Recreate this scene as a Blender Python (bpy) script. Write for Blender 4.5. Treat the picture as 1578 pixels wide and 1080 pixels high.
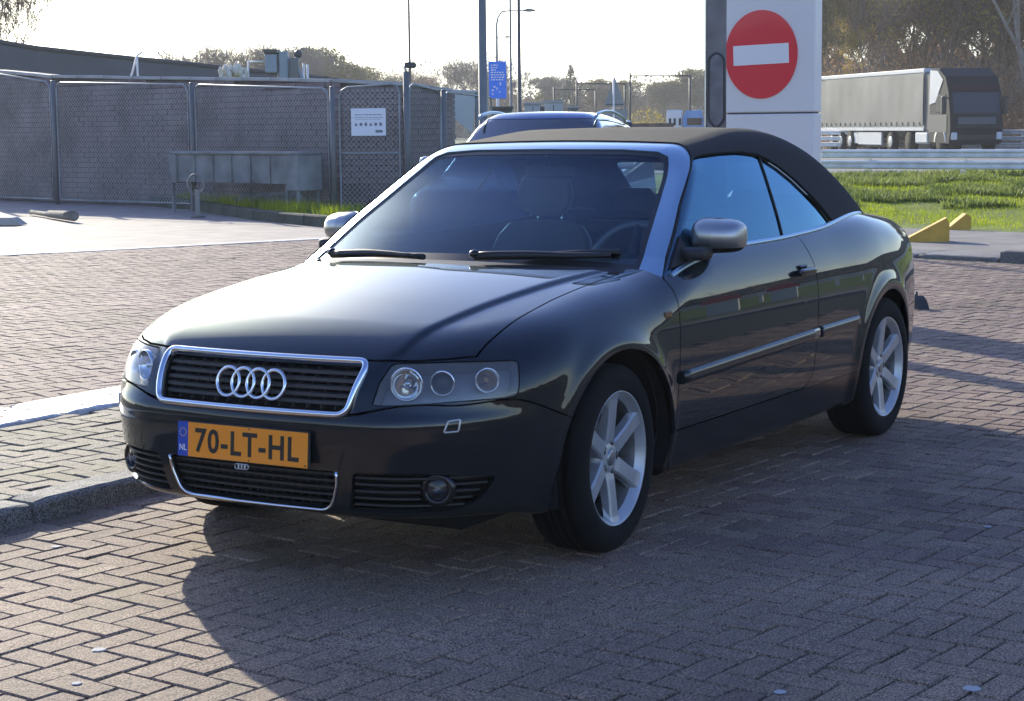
import bpy, math, random
import numpy as np
from mathutils import Vector, Matrix, Euler

for _o in list(bpy.data.objects):
    bpy.data.objects.remove(_o, do_unlink=True)
sc = bpy.context.scene
COL = sc.collection
R = math.radians
rnd = random.Random(7)

# ------------------------------------------------------------------ camera
CAM_LOC = (5.419118, 3.685976, 1.425115)
CAM_YAW, CAM_PITCH, CAM_ROLL, CAM_F = 3.679377, -0.120681, -0.010271, 2850.0
cam_d = bpy.data.cameras.new('camera')
cam = bpy.data.objects.new('camera', cam_d)
COL.objects.link(cam)
_f = Vector((math.cos(CAM_YAW) * math.cos(CAM_PITCH), math.sin(CAM_YAW) * math.cos(CAM_PITCH), math.sin(CAM_PITCH)))
_r = _f.cross(Vector((0, 0, 1))).normalized()
_u = _r.cross(_f)
_r2 = _r * math.cos(CAM_ROLL) + _u * math.sin(CAM_ROLL)
_u2 = -_r * math.sin(CAM_ROLL) + _u * math.cos(CAM_ROLL)
_m = Matrix((( _r2.x, _u2.x, -_f.x, CAM_LOC[0]), (_r2.y, _u2.y, -_f.y, CAM_LOC[1]), (_r2.z, _u2.z, -_f.z, CAM_LOC[2]), (0, 0, 0, 1)))
cam.matrix_world = _m
cam_d.sensor_fit = 'HORIZONTAL'
cam_d.sensor_width = 36.0
cam_d.lens = CAM_F / 1578.0 * 36.0
cam_d.clip_start = 0.05
cam_d.clip_end = 3000.0
sc.camera = cam

# ------------------------------------------------------------------ light
SUN_AZ = R(233.5)      # direction from the scene towards the sun
SUN_EL = R(19.0)
sund = bpy.data.lights.new('sun', 'SUN')
sund.energy = 4.0
sund.angle = R(0.53)
sund.color = (1.0, 0.92, 0.73)
sun = bpy.data.objects.new('sun', sund)
COL.objects.link(sun)
_sd = Vector((math.cos(SUN_AZ) * math.cos(SUN_EL), math.sin(SUN_AZ) * math.cos(SUN_EL), math.sin(SUN_EL)))
sun.rotation_euler = _sd.to_track_quat('Z', 'Y').to_euler()
sun.location = (0, 0, 30)
world = bpy.data.worlds.new('World')
sc.world = world
world.use_nodes = True
_nt = world.node_tree
_nt.nodes.clear()
_sky = _nt.nodes.new('ShaderNodeTexSky')
_sky.sky_type = 'NISHITA'
_sky.sun_disc = False
_sky.sun_elevation = SUN_EL
_sky.sun_rotation = R(90.0) - SUN_AZ
_sky.air_density = 1.0
_sky.dust_density = .3
_sky.ozone_density = 2.0
_bg = _nt.nodes.new('ShaderNodeBackground')
_bg.inputs['Strength'].default_value = 0.15
_wo = _nt.nodes.new('ShaderNodeOutputWorld')
# horizon haze whitens the low sky; thin torn cloud is spread over the whole dome
_N = _nt.nodes; _L = _nt.links
def _math(op, a, b=None, c=False):
    n = _N.new('ShaderNodeMath'); n.operation = op; n.use_clamp = c
    for i, v in enumerate((a, b)):
        if v is None: continue
        if isinstance(v, (int, float)): n.inputs[i].default_value = v
        else: _L.new(v, n.inputs[i])
    return n.outputs[0]
_hs = _N.new('ShaderNodeHueSaturation'); _hs.inputs['Saturation'].default_value = 1.18; _hs.inputs['Hue'].default_value = .521; _hs.inputs['Value'].default_value = 1.12
_L.new(_sky.outputs[0], _hs.inputs['Color'])
_bw = _N.new('ShaderNodeRGBToBW'); _L.new(_sky.outputs[0], _bw.inputs[0])
_tc = _N.new('ShaderNodeTexCoord'); _sp = _N.new('ShaderNodeSeparateXYZ'); _L.new(_tc.outputs['Generated'], _sp.inputs[0])
_zz = _math('MAXIMUM', _sp.outputs[2], 0.03)
_cx = _math('DIVIDE', _sp.outputs[0], _math('ADD', _zz, .12)); _cy = _math('DIVIDE', _sp.outputs[1], _math('ADD', _zz, .12))
_cv = _N.new('ShaderNodeCombineXYZ'); _L.new(_cx, _cv.inputs[0]); _L.new(_cy, _cv.inputs[1])
_cn = _N.new('ShaderNodeTexNoise'); _cn.inputs['Scale'].default_value = .55; _cn.inputs['Detail'].default_value = 9; _cn.inputs['Roughness'].default_value = .58; _cn.inputs['Distortion'].default_value = .4
_L.new(_cv.outputs[0], _cn.inputs['Vector'])
_cm = _N.new('ShaderNodeMapRange'); _cm.interpolation_type = 'SMOOTHSTEP'; _cm.inputs[1].default_value = .54; _cm.inputs[2].default_value = .80; _cm.inputs[4].default_value = .16
_L.new(_cn.outputs[0], _cm.inputs[0])
_hz = _math('POWER', 2.718, _math('MULTIPLY', _zz, -14.0))          # haze share by height
_dv = _N.new('ShaderNodeVectorMath'); _dv.operation = 'DOT_PRODUCT'; _L.new(_tc.outputs['Generated'], _dv.inputs[0]); _dv.inputs[1].default_value = tuple(_sd)
_au = _math('POWER', _math('MAXIMUM', _math('DIVIDE', _math('SUBTRACT', _dv.outputs['Value'], .945), .055), 0.0), 1.2)   # bright veil round the sun, added as neutral fill for the shade
_mask = _math('MAXIMUM', _math('MAXIMUM', _cm.outputs[0], _math('MULTIPLY', _hz, .95)), _math('MULTIPLY', _au, .95), True)
_lum = _math('ADD', _math('ADD', _math('MULTIPLY', _bw.outputs[0], 1.3), .10), _math('MULTIPLY', _au, 15.0))
_wc = _N.new('ShaderNodeCombineXYZ')
_L.new(_math('MULTIPLY', _lum, 1.0), _wc.inputs[0]); _L.new(_math('MULTIPLY', _lum, 1.0), _wc.inputs[1]); _L.new(_math('MULTIPLY', _lum, .99), _wc.inputs[2])
_mx = _N.new('ShaderNodeMix'); _mx.data_type = 'RGBA'
_L.new(_mask, _mx.inputs[0]); _L.new(_hs.outputs[0], _mx.inputs[6]); _L.new(_wc.outputs[0], _mx.inputs[7])
_L.new(_mx.outputs[2], _bg.inputs[0])
_nt.links.new(_bg.outputs[0], _wo.inputs[0])
sc.view_settings.view_transform = 'Standard'
sc.view_settings.look = 'None'
sc.view_settings.exposure = 0.95
sc.view_settings.gamma = 1.0
sc.view_settings.use_curve_mapping = False
sc.cycles.max_bounces = 8
sc.cycles.transparent_max_bounces = 16
sc.cycles.caustics_reflective = False
sc.cycles.caustics_refractive = False

# ------------------------------------------------------------------ object helpers
def tag(o, label=None, cat=None, group=None, kind=None):
    if label: o['label'] = label
    if cat: o['category'] = cat
    if group: o['group'] = group
    if kind: o['kind'] = kind
    return o

def empty(name, loc=(0, 0, 0), rz=0.0, **k):
    o = bpy.data.objects.new(name, None)
    COL.objects.link(o)
    o.location = loc
    o.rotation_euler = (0, 0, rz)
    o.empty_display_size = 0.1
    return tag(o, **k)

def link(name, me, parent=None, **k):
    o = bpy.data.objects.new(name, me)
    COL.objects.link(o)
    if parent is not None: o.parent = parent
    return tag(o, **k)

def copy_tree(o, parent=None):
    c = o.copy()
    COL.objects.link(c)
    if parent is not None: c.parent = parent
    for ch in list(o.children):
        copy_tree(ch, c)
    return c

class MB:
    """collects polygons, then links them as one mesh object"""
    def __init__(s):
        s.v = []; s.f = []; s.sm = []; s.mi = []
    def add(s, vs, fs, smooth=False, mi=0):
        b = len(s.v)
        s.v += [tuple(p) for p in vs]
        for f in fs:
            s.f.append(tuple(i + b for i in f)); s.sm.append(smooth); s.mi.append(mi)
        return s
    def box(s, x0, x1, y0, y1, z0, z1, M=None, bev=0.0, mi=0):
        if bev > 0:
            b = min(bev, abs(x1 - x0) / 2.01, abs(y1 - y0) / 2.01, abs(z1 - z0) / 2.01)
            cx, cy, cz = (x0 + x1) / 2, (y0 + y1) / 2, (z0 + z1) / 2
            hx, hy, hz = (x1 - x0) / 2, (y1 - y0) / 2, (z1 - z0) / 2
            vs = []; idx = {}
            for sx in (-1, 1):
                for sy in (-1, 1):
                    for sz in (-1, 1):
                        for a in range(3):
                            h = [hx - b, hy - b, hz - b]; h[a] += b
                            idx[(sx, sy, sz, a)] = len(vs)
                            vs.append((cx + sx * h[0], cy + sy * h[1], cz + sz * h[2]))
            g = lambda x, y, z, a: idx[(x, y, z, a)]
            fs = []
            for t in (-1, 1):
                q = [g(t, -1, -1, 0), g(t, 1, -1, 0), g(t, 1, 1, 0), g(t, -1, 1, 0)]; fs.append(q if t > 0 else q[::-1])
                q = [g(-1, t, -1, 1), g(1, t, -1, 1), g(1, t, 1, 1), g(-1, t, 1, 1)]; fs.append(q[::-1] if t > 0 else q)
                q = [g(-1, -1, t, 2), g(1, -1, t, 2), g(1, 1, t, 2), g(-1, 1, t, 2)]; fs.append(q if t > 0 else q[::-1])
            for p in (-1, 1):
                for q in (-1, 1):
                    f = [g(-1, p, q, 1), g(1, p, q, 1), g(1, p, q, 2), g(-1, p, q, 2)]; fs.append(f if p * q > 0 else f[::-1])
                    f = [g(p, -1, q, 2), g(p, 1, q, 2), g(p, 1, q, 0), g(p, -1, q, 0)]; fs.append(f if p * q > 0 else f[::-1])
                    f = [g(p, q, -1, 0), g(p, q, 1, 0), g(p, q, 1, 1), g(p, q, -1, 1)]; fs.append(f if p * q > 0 else f[::-1])
            for sx in (-1, 1):
                for sy in (-1, 1):
                    for sz in (-1, 1):
                        f = [g(sx, sy, sz, 0), g(sx, sy, sz, 1), g(sx, sy, sz, 2)]
                        fs.append(f if sx * sy * sz > 0 else f[::-1])
        else:
            vs = [(x0, y0, z0), (x1, y0, z0), (x1, y1, z0), (x0, y1, z0), (x0, y0, z1), (x1, y0, z1), (x1, y1, z1), (x0, y1, z1)]
            fs = [(0, 3, 2, 1), (4, 5, 6, 7), (0, 1, 5, 4), (1, 2, 6, 5), (2, 3, 7, 6), (3, 0, 4, 7)]
        if M is not None: vs = [tuple(M @ Vector(p)) for p in vs]
        return s.add(vs, fs, False, mi)
    def tube(s, path, rad, n=8, cap=True, mi=0, closed=False):
        path = [Vector(p) for p in path]
        N = len(path)
        rad = rad if isinstance(rad, (list, tuple)) else [rad] * N
        vs = []; up = None
        for i, p in enumerate(path):
            if closed: t = path[(i + 1) % N] - path[i - 1]
            else: t = path[min(i + 1, N - 1)] - path[max(i - 1, 0)]
            t.normalize()
            if up is None:
                up = Vector((0, 0, 1)) if abs(t.z) < .9 else Vector((1, 0, 0))
            a = (up - t * up.dot(t)); a.normalize(); up = a
            b = t.cross(a)
            for k in range(n):
                w = 2 * math.pi * k / n
                vs.append(p + (a * math.cos(w) + b * math.sin(w)) * rad[i])
        fs = []
        for i in range(N if closed else N - 1):
            for k in range(n):
                i2 = (i + 1) % N
                fs.append((i * n + k, i * n + (k + 1) % n, i2 * n + (k + 1) % n, i2 * n + k))
        s.add(vs, fs, True, mi)
        if cap and not closed:
            b = len(s.v) - len(vs)
            s.f.append(tuple(b + k for k in range(n))[::-1]); s.sm.append(False); s.mi.append(mi)
            s.f.append(tuple(b + (N - 1) * n + k for k in range(n))); s.sm.append(False); s.mi.append(mi)
        return s
    def lathe(s, prof, n=48, M=None, smooth=True, mi=0, ang=(0, 2 * math.pi)):
        """prof: (radius, axial) pairs, axis = local Y"""
        full = abs(ang[1] - ang[0] - 2 * math.pi) < 1e-6
        m = n if full else n + 1
        vs = []
        for k in range(m):
            w = ang[0] + (ang[1] - ang[0]) * k / n
            for r, a in prof: vs.append((r * math.cos(w), a, r * math.sin(w)))
        P_ = len(prof); fs = []
        for k in range(n):
            k2 = (k + 1) % m
            for j in range(P_ - 1):
                fs.append((k * P_ + j, k * P_ + j + 1, k2 * P_ + j + 1, k2 * P_ + j))
        if M is not None: vs = [tuple(M @ Vector(p)) for p in vs]
        return s.add(vs, fs, smooth, mi)
    def prism(s, poly, axis, a0, a1, M=None, mi=0, smooth=False):
        """extrude a 2D polygon; axis 0/1/2 = extrusion axis, poly gives the two others in order"""
        def mk(p, a):
            q = list(p); q.insert(axis, a); return tuple(q)
        n = len(poly)
        vs = [mk(p, a0) for p in poly] + [mk(p, a1) for p in poly]
        fs = [tuple(range(n))[::-1], tuple(range(n, 2 * n))] + [(i, (i + 1) % n, n + (i + 1) % n, n + i) for i in range(n)]
        if axis == 1: fs = [f[::-1] for f in fs]
        if M is not None: vs = [tuple(M @ Vector(p)) for p in vs]
        return s.add(vs, fs, smooth, mi)
    def grid(s, P_, smooth=True, mi=0, flip=False):
        """P_: rows of points"""
        n = len(P_[0]); vs = [p for r in P_ for p in r]; fs = []
        for i in range(len(P_) - 1):
            for j in range(n - 1):
                f = (i * n + j, i * n + j + 1, (i + 1) * n + j + 1, (i + 1) * n + j)
                fs.append(f[::-1] if flip else f)
        return s.add(vs, fs, smooth, mi)
    def sphere(s, c, r, n=12, m=8, mi=0, M=None):
        rr = r if isinstance(r, (tuple, list)) else (r, r, r)
        rows = []
        for i in range(m + 1):
            t = math.pi * i / m
            rows.append([(c[0] + rr[0] * math.sin(t) * math.cos(2 * math.pi * j / n), c[1] + rr[1] * math.sin(t) * math.sin(2 * math.pi * j / n), c[2] + rr[2] * math.cos(t)) for j in range(n + 1)])
        if M is not None: rows = [[tuple(M @ Vector(p)) for p in q] for q in rows]
        return s.grid(rows, True, mi, flip=True)
    def mesh(s, name, mats):
        me = bpy.data.meshes.new(name)
        me.from_pydata(s.v, [], s.f)
        me.polygons.foreach_set('use_smooth', s.sm)
        me.polygons.foreach_set('material_index', s.mi)
        for m in (mats if isinstance(mats, (list, tuple)) else [mats]): me.materials.append(m)
        me.update()
        return me
    def build(s, name, mats, parent=None, **k):
        return link(name, s.mesh(name, mats), parent, **k)

# ------------------------------------------------------------------ materials
MATS = {}
def mat(name, col=(.5, .5, .5), rough=.5, metal=0.0, coat=0.0, spec=.5, noise=None, bump=None, emit=None, coord='Object'):
    """noise = (scale, amount[, detail]) colour mottling; bump = (scale, strength)"""
    if name in MATS: return MATS[name]
    m = bpy.data.materials.new(name); m.use_nodes = True
    nt = m.node_tree; b = nt.nodes['Principled BSDF']
    b.inputs['Base Color'].default_value = (*col, 1)
    b.inputs['Roughness'].default_value = rough
    b.inputs['Metallic'].default_value = metal
    b.inputs['Specular IOR Level'].default_value = spec
    b.inputs['Coat Weight'].default_value = coat
    b.inputs['Coat Roughness'].default_value = .03
    tc = nt.nodes.new('ShaderNodeTexCoord')
    if noise:
        n = nt.nodes.new('ShaderNodeTexNoise'); n.inputs['Scale'].default_value = noise[0]
        n.inputs['Detail'].default_value = noise[2] if len(noise) > 2 else 6
        nt.links.new(tc.outputs[coord], n.inputs['Vector'])
        mx = nt.nodes.new('ShaderNodeMix'); mx.data_type = 'RGBA'
        a = noise[1]
        mx.inputs[6].default_value = tuple(max(0, c * (1 - a)) for c in col) + (1,)
        mx.inputs[7].default_value = tuple(min(1, c * (1 + a)) for c in col) + (1,)
        rp = nt.nodes.new('ShaderNodeMapRange'); rp.inputs[1].default_value = .3; rp.inputs[2].default_value = .7
        nt.links.new(n.outputs[0], rp.inputs[0]); nt.links.new(rp.outputs[0], mx.inputs[0])
        nt.links.new(mx.outputs[2], b.inputs['Base Color'])
    if bump:
        n2 = nt.nodes.new('ShaderNodeTexNoise'); n2.inputs['Scale'].default_value = bump[0]; n2.inputs['Detail'].default_value = 4
        nt.links.new(tc.outputs[coord], n2.inputs['Vector'])
        bp = nt.nodes.new('ShaderNodeBump'); bp.inputs['Strength'].default_value = bump[1]; bp.inputs['Distance'].default_value = .01
        nt.links.new(n2.outputs[0], bp.inputs['Height']); nt.links.new(bp.outputs[0], b.inputs['Normal'])
    if emit:
        b.inputs['Emission Color'].default_value = (*emit[0], 1); b.inputs['Emission Strength'].default_value = emit[1]
    MATS[name] = m
    return m

def haze_lens(m, amt, col=(.8, .8, .76)):
    n, l = m.node_tree.nodes, m.node_tree.links
    out = [q for q in n if q.type == 'OUTPUT_MATERIAL'][0]; src = out.inputs[0].links[0].from_socket
    d = n.new('ShaderNodeBsdfDiffuse'); d.inputs[0].default_value = (*col, 1); x = n.new('ShaderNodeMixShader'); x.inputs[0].default_value = amt
    l.new(src, x.inputs[1]); l.new(d.outputs[0], x.inputs[2]); l.new(x.outputs[0], out.inputs[0])

def nodes_of(m):
    return m.node_tree.nodes, m.node_tree.links, m.node_tree.nodes['Principled BSDF']

def glass_mat(name, tint=(.9, .95, .95), trans=.9, rough=.0, ior=1.5, boost=1.0, coat=(1, 1, 1)):
    """thin pane: tinted see-through plus mirror reflection by Fresnel"""
    if name in MATS: return MATS[name]
    m = bpy.data.materials.new(name); m.use_nodes = True
    nt = m.node_tree; nt.nodes.clear()
    out = nt.nodes.new('ShaderNodeOutputMaterial')
    tr = nt.nodes.new('ShaderNodeBsdfTransparent'); tr.inputs[0].default_value = (*[c * trans for c in tint], 1)
    gl = nt.nodes.new('ShaderNodeBsdfGlossy'); gl.inputs['Roughness'].default_value = rough; gl.inputs[0].default_value = (*coat, 1)  # coat here only tints the mirrored colour
    fr = nt.nodes.new('ShaderNodeFresnel'); fr.inputs['IOR'].default_value = ior
    ge = nt.nodes.new('ShaderNodeNewGeometry')
    mr = nt.nodes.new('ShaderNodeMapRange'); mr.inputs[3].default_value = ior; mr.inputs[4].default_value = 1 / ior
    nt.links.new(ge.outputs['Backfacing'], mr.inputs[0]); nt.links.new(mr.outputs[0], fr.inputs['IOR'])
    mu = nt.nodes.new('ShaderNodeMath'); mu.operation = 'MULTIPLY'; mu.inputs[1].default_value = boost; mu.use_clamp = True
    mx = nt.nodes.new('ShaderNodeMixShader')
    nt.links.new(fr.outputs[0], mu.inputs[0]); nt.links.new(mu.outputs[0], mx.inputs[0])
    nt.links.new(tr.outputs[0], mx.inputs[1]); nt.links.new(gl.outputs[0], mx.inputs[2])
    nt.links.new(mx.outputs[0], out.inputs[0])
    MATS[name] = m
    return m
# ------------------------------------------------------------------ surveying helpers (bearings read from the photograph, real distances)
_C = Vector(CAM_LOC)
def bearing(px, py):
    return _f + _r2 * ((px - 789.0) / CAM_F) - _u2 * ((py - 540.0) / CAM_F)
def ground_pt(px, py, z=0.0):
    d = bearing(px, py); t = (z - _C.z) / d.z
    return _C + d * t
def far_pt(px, py, dist):
    return _C + bearing(px, py) * dist
def horizon_y(px):
    lo, hi = 0.0, 400.0
    for _ in range(40):
        m = (lo + hi) / 2
        if bearing(px, m).z > 0: lo = m
        else: hi = m
    return lo
def foot(px, dist):
    """ground position in direction px at a distance, z = 0"""
    p = far_pt(px, horizon_y(px), dist); return Vector((p.x, p.y, 0))
def z_at(px, py, dist):
    return far_pt(px, py, dist).z
def yaw_to_cam(p):
    return math.atan2(_C.y - p[1], _C.x - p[0])
def in_view(p, margin=40):
    d = Vector(p) - _C; z = d.dot(_f)
    if z < .5: return False
    x = 789 + CAM_F * d.dot(_r2) / z; y = 540 - CAM_F * d.dot(_u2) / z
    return -margin < x < 1578 + margin and -margin < y < 1080 + margin
# ------------------------------------------------------------------ ground materials
def paver_mat(name, cols, rough=.82, moss=0.0, grain=.8, film=0.0):
    """rough concrete paver: colour differs per stone (random) and inside the stone"""
    m = bpy.data.materials.new(name); m.use_nodes = True
    n, l, b = nodes_of(m)
    tc = n.new('ShaderNodeTexCoord'); ge = n.new('ShaderNodeNewGeometry')
    pos = ge.outputs['Position']
    rp = n.new('ShaderNodeValToRGB'); rp.color_ramp.interpolation = 'LINEAR'
    cr = rp.color_ramp
    while len(cr.elements) < len(cols): cr.elements.new(.5)
    for i, c in enumerate(cols):
        cr.elements[i].position = i / (len(cols) - 1); cr.elements[i].color = (*c, 1)
    l.new(ge.outputs['Random Per Island'], rp.inputs[0])
    big = n.new('ShaderNodeTexNoise'); big.inputs['Scale'].default_value = .9; big.inputs['Detail'].default_value = 5; l.new(pos, big.inputs['Vector'])
    fin = n.new('ShaderNodeTexNoise'); fin.inputs['Scale'].default_value = 150; fin.inputs['Detail'].default_value = 3; fin.inputs['Roughness'].default_value = .7; l.new(pos, fin.inputs['Vector'])
    mid = n.new('ShaderNodeTexNoise'); mid.inputs['Scale'].default_value = 22; mid.inputs['Detail'].default_value = 6; l.new(pos, mid.inputs['Vector'])
    m1 = n.new('ShaderNodeMix'); m1.data_type = 'RGBA'; m1.blend_type = 'MULTIPLY'; m1.inputs[0].default_value = 1
    mr = n.new('ShaderNodeMapRange'); mr.inputs[1].default_value = .3; mr.inputs[2].default_value = .7; mr.inputs[3].default_value = .66; mr.inputs[4].default_value = 1.26; l.new(big.outputs[0], mr.inputs[0])
    l.new(rp.outputs[0], m1.inputs[6]); l.new(mr.outputs[0], m1.inputs[7])
    m2 = n.new('ShaderNodeMix'); m2.data_type = 'RGBA'; m2.blend_type = 'MULTIPLY'; m2.inputs[0].default_value = 1
    mr2 = n.new('ShaderNodeMapRange'); mr2.inputs[1].default_value = .38; mr2.inputs[2].default_value = .62; mr2.inputs[3].default_value = 1 - grain; mr2.inputs[4].default_value = 1 + grain; l.new(fin.outputs[0], mr2.inputs[0])
    l.new(m1.outputs[2], m2.inputs[6]); l.new(mr2.outputs[0], m2.inputs[7])
    m3 = n.new('ShaderNodeMix'); m3.data_type = 'RGBA'; m3.blend_type = 'MULTIPLY'; m3.inputs[0].default_value = 1
    mr3 = n.new('ShaderNodeMapRange'); mr3.inputs[1].default_value = .3; mr3.inputs[2].default_value = .7; mr3.inputs[3].default_value = .82; mr3.inputs[4].default_value = 1.15; l.new(mid.outputs[0], mr3.inputs[0])
    l.new(m2.outputs[2], m3.inputs[6]); l.new(mr3.outputs[0], m3.inputs[7])
    # moss and lichen patches, oil spots
    mo = n.new('ShaderNodeTexNoise'); mo.inputs['Scale'].default_value = 2.3; mo.inputs['Detail'].default_value = 9; mo.inputs['Roughness'].default_value = .65; l.new(pos, mo.inputs['Vector'])
    mor = n.new('ShaderNodeMapRange'); mor.inputs[1].default_value = .60 - moss * .1; mor.inputs[2].default_value = .72; mor.inputs[4].default_value = .35 + .3 * moss; l.new(mo.outputs[0], mor.inputs[0])
    m4 = n.new('ShaderNodeMix'); m4.data_type = 'RGBA'; m4.inputs[7].default_value = (.150, .140, .060, 1)
    l.new(mor.outputs[0], m4.inputs[0]); l.new(m3.outputs[2], m4.inputs[6])
    l.new(m4.outputs[2], b.inputs['Base Color'])
    b.inputs['Roughness'].default_value = rough; b.inputs['Specular IOR Level'].default_value = .5
    bp = n.new('ShaderNodeBump'); bp.inputs['Strength'].default_value = .9; bp.inputs['Distance'].default_value = .004
    l.new(fin.outputs[0], bp.inputs['Height'])
    bp2 = n.new('ShaderNodeBump'); bp2.inputs['Strength'].default_value = .6; bp2.inputs['Distance'].default_value = .006
    l.new(mid.outputs[0], bp2.inputs['Height']); l.new(bp.outputs[0], bp2.inputs['Normal'])
    l.new(bp2.outputs[0], b.inputs['Normal'])
    MATS[name] = m
    return m

P_COL = [(.164, .102, .076), (.232, .152, .111), (.246, .172, .120), (.200, .128, .102), (.288, .205, .144), (.180, .112, .090)]
M_paver = paver_mat('paver_purple_grey', P_COL, moss=.45)
M_paver_is = paver_mat('paver_mossy', [(.22, .18, .125), (.26, .215, .15), (.21, .165, .14), (.28, .24, .165), (.24, .20, .15)], moss=1.0)
M_paver_far = paver_mat('paver_road', [(.190, .122, .104), (.222, .146, .124), (.208, .136, .122), (.245, .166, .142)])
M_joint = mat('joint_sand', (.040, .036, .030), .95, noise=(40, .5), bump=(120, .6))
M_kerb = paver_mat('kerb_concrete', [(.20, .19, .175), (.23, .215, .20)], moss=.3)
M_white_conc = paver_mat('white_concrete', [(.62, .61, .58), (.70, .69, .66)], rough=.34, grain=.15)
M_asphalt = mat('far_paving', (.17, .155, .15), .85, noise=(1.4, .25, 10), bump=(90, .7), coord='Object')

# ------------------------------------------------------------------ herringbone pavers
def herringbone(ang, ox, oy, test, L=.2, W=.1):
    """centres and directions of every paver whose centre passes test; world coordinates"""
    ca, sa = math.cos(ang), math.sin(ang)
    out = []
    N = 420
    for i in range(-N, N):
        for j in range(-N, N):
            # 90 degree herringbone on a W-grid: row i, bricks staggered by one W
            u = (4 * j + i) * W
            # horizontal brick covering cells (u, u+2W) x (i*W, i*W + W)
            cx, cy = u + W, i * W + W / 2
            for (x, y, h) in ((cx, cy, 0), (u + 2 * W + W / 2, i * W + W + 0 * W, 1)):
                if h == 1: y = i * W + W * 0 + W  # vertical brick covering two rows
                X = ox + x * ca - y * sa; Y = oy + x * sa + y * ca
                if test(X, Y): out.append((X, Y, ang + (math.pi / 2 if h else 0)))
    return out

def brick_shape(L, W, bev=.004, dep=.03):
    l, w = L / 2, W / 2
    vs = []
    for (a, b, z) in ((l, w, -bev - .001), (l - bev, w - bev, 0), (l, w, -dep)):
        vs += [(-a, -b, z), (a, -b, z), (a, b, z), (-a, b, z)]
    fs = [(4, 5, 6, 7)]
    for k in range(4):
        k2 = (k + 1) % 4
        fs.append((k, k2, 4 + k2, 4 + k)); fs.append((8 + k, 8 + k2, k2, k))
    return vs, fs

def lay(parent, items, z0, m, L=.2, W=.1, gap=.006, nsingle=150, jitter=.0024, name='paver'):
    """the largest-looking stones as separate parts, the rest as one part"""
    items = sorted(items, key=lambda t: (t[0] - _C.x) ** 2 + (t[1] - _C.y) ** 2)
    shapes = []
    for k in range(6):
        vs, fs = brick_shape(L - gap + rnd.uniform(-.002, .002), W - gap + rnd.uniform(-.002, .002))
        vs = [(x + rnd.uniform(-.0012, .0012), y + rnd.uniform(-.0012, .0012), z + (rnd.uniform(-.0010, .0010) if z > -.01 else 0)) for x, y, z in vs]
        shapes.append((vs, fs))
    mes = []
    for vs, fs in shapes:
        me = bpy.data.meshes.new(name); me.from_pydata(vs, [], fs); me.materials.append(m); me.update(); mes.append(me)
    mb_v = []; mb_f = []
    n1 = 0
    for (X, Y, a) in items:
        zz = z0 + rnd.uniform(-jitter, jitter); tx, ty = rnd.uniform(-.013, .013), rnd.uniform(-.013, .013); da = rnd.uniform(-.012, .012)
        k = rnd.randrange(6)
        if n1 < nsingle and in_view((X, Y, z0), 0):
            o = bpy.data.objects.new(name, mes[k]); COL.objects.link(o); o.parent = parent
            o.location = (X, Y, zz); o.rotation_euler = (tx, ty, a + da); n1 += 1
        else:
            ca, sa = math.cos(a + da), math.sin(a + da); b = len(mb_v)
            for (x, y, z) in shapes[k][0]:
                mb_v.append((X + x * ca - y * sa, Y + x * sa + y * ca, zz + z + tx * y - ty * x))
            mb_f += [tuple(i + b for i in f) for f in shapes[k][1]]
    if mb_v:
        me = bpy.data.meshes.new(name + '_field'); me.from_pydata(mb_v, [], mb_f); me.materials.append(m); me.update()
        link(name + '_field', me, parent, kind='stuff')

def hb_np(ang, ox, oy, test, N=330):
    out = herr = []
    W = .1
    i, j = np.meshgrid(np.arange(-N, N), np.arange(-N // 4 - 90, N // 4 + 90), indexing='ij')
    i = i.ravel(); j = j.ravel()
    u = (4 * j + i) * W
    res = []
    for h in (0, 1):
        if h == 0: x = u + W; y = i * W + W / 2
        else: x = u + 2 * W + W / 2; y = i * W + 0 * u
        if h == 1: y = i * W + W - W  # spans rows i-1 and i
        X = ox + x * math.cos(ang) - y * math.sin(ang); Y = oy + x * math.sin(ang) + y * math.cos(ang)
        ok = test(X, Y)
        res += [(a, b, ang + (math.pi / 2 if h else 0)) for a, b in zip(X[ok], Y[ok])]
    return res

def view_mask(X, Y, z, dmax, margin=60):
    d = np.stack([X - _C.x, Y - _C.y, np.full(X.shape, z - _C.z)], -1)
    zf = d @ np.array(_f); zf = np.maximum(zf, .3)
    x = 789 + CAM_F * (d @ np.array(_r2)) / zf; y = 540 - CAM_F * (d @ np.array(_u2)) / zf
    return (x > -margin * 3) & (x < 1578 + margin * 2) & (y < 1080 + margin * 3) & ((d @ np.array(_f)) > .5) & (np.hypot(d[:, 0], d[:, 1]) < dmax)

# one ground sheet out to the horizon; the road and yards lie on it
g_ = MB()
def sheet(name, poly, z, m, parent=None, **k):
    b = MB(); b.add([(x, y, z) for x, y in poly], [tuple(range(len(poly)))]); return b.build(name, m, parent, **k)
M_earth = mat('far_earth', (.11, .12, .06), .95, noise=(.25, .4, 8), bump=(20, .5))
sheet('ground', [(-900, -900), (900, -900), (900, 900), (-900, 900)], -.060, M_earth, kind='structure')

KY0, KY1, KY2, KY3 = -1.225, -1.375, -2.62, -3.02      # kerb face, kerb back, band front, band back
ISX0 = -5.2
yard = sheet('pavement', [(30, KY1 + .02), (ISX0, KY1 + .02), (ISX0, -3.0), (-13.9, -3.4), (-13.0, -.4), (-12.0, 4), (-10, 12), (4, 60), (30, 60)], -.016, M_joint, kind='structure')
def on_yard(X, Y):
    inside = np.where(X > ISX0, Y > KY0 - .06, Y > -3.9)
    right_edge = -13.93 + (Y + 4.5) * .285
    return inside & (X > right_edge) & view_mask(X, Y, 0, 23.5, 380)
lay(yard, hb_np(R(84), .013, .04, on_yard), 0.0, M_paver, nsingle=210)

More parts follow.
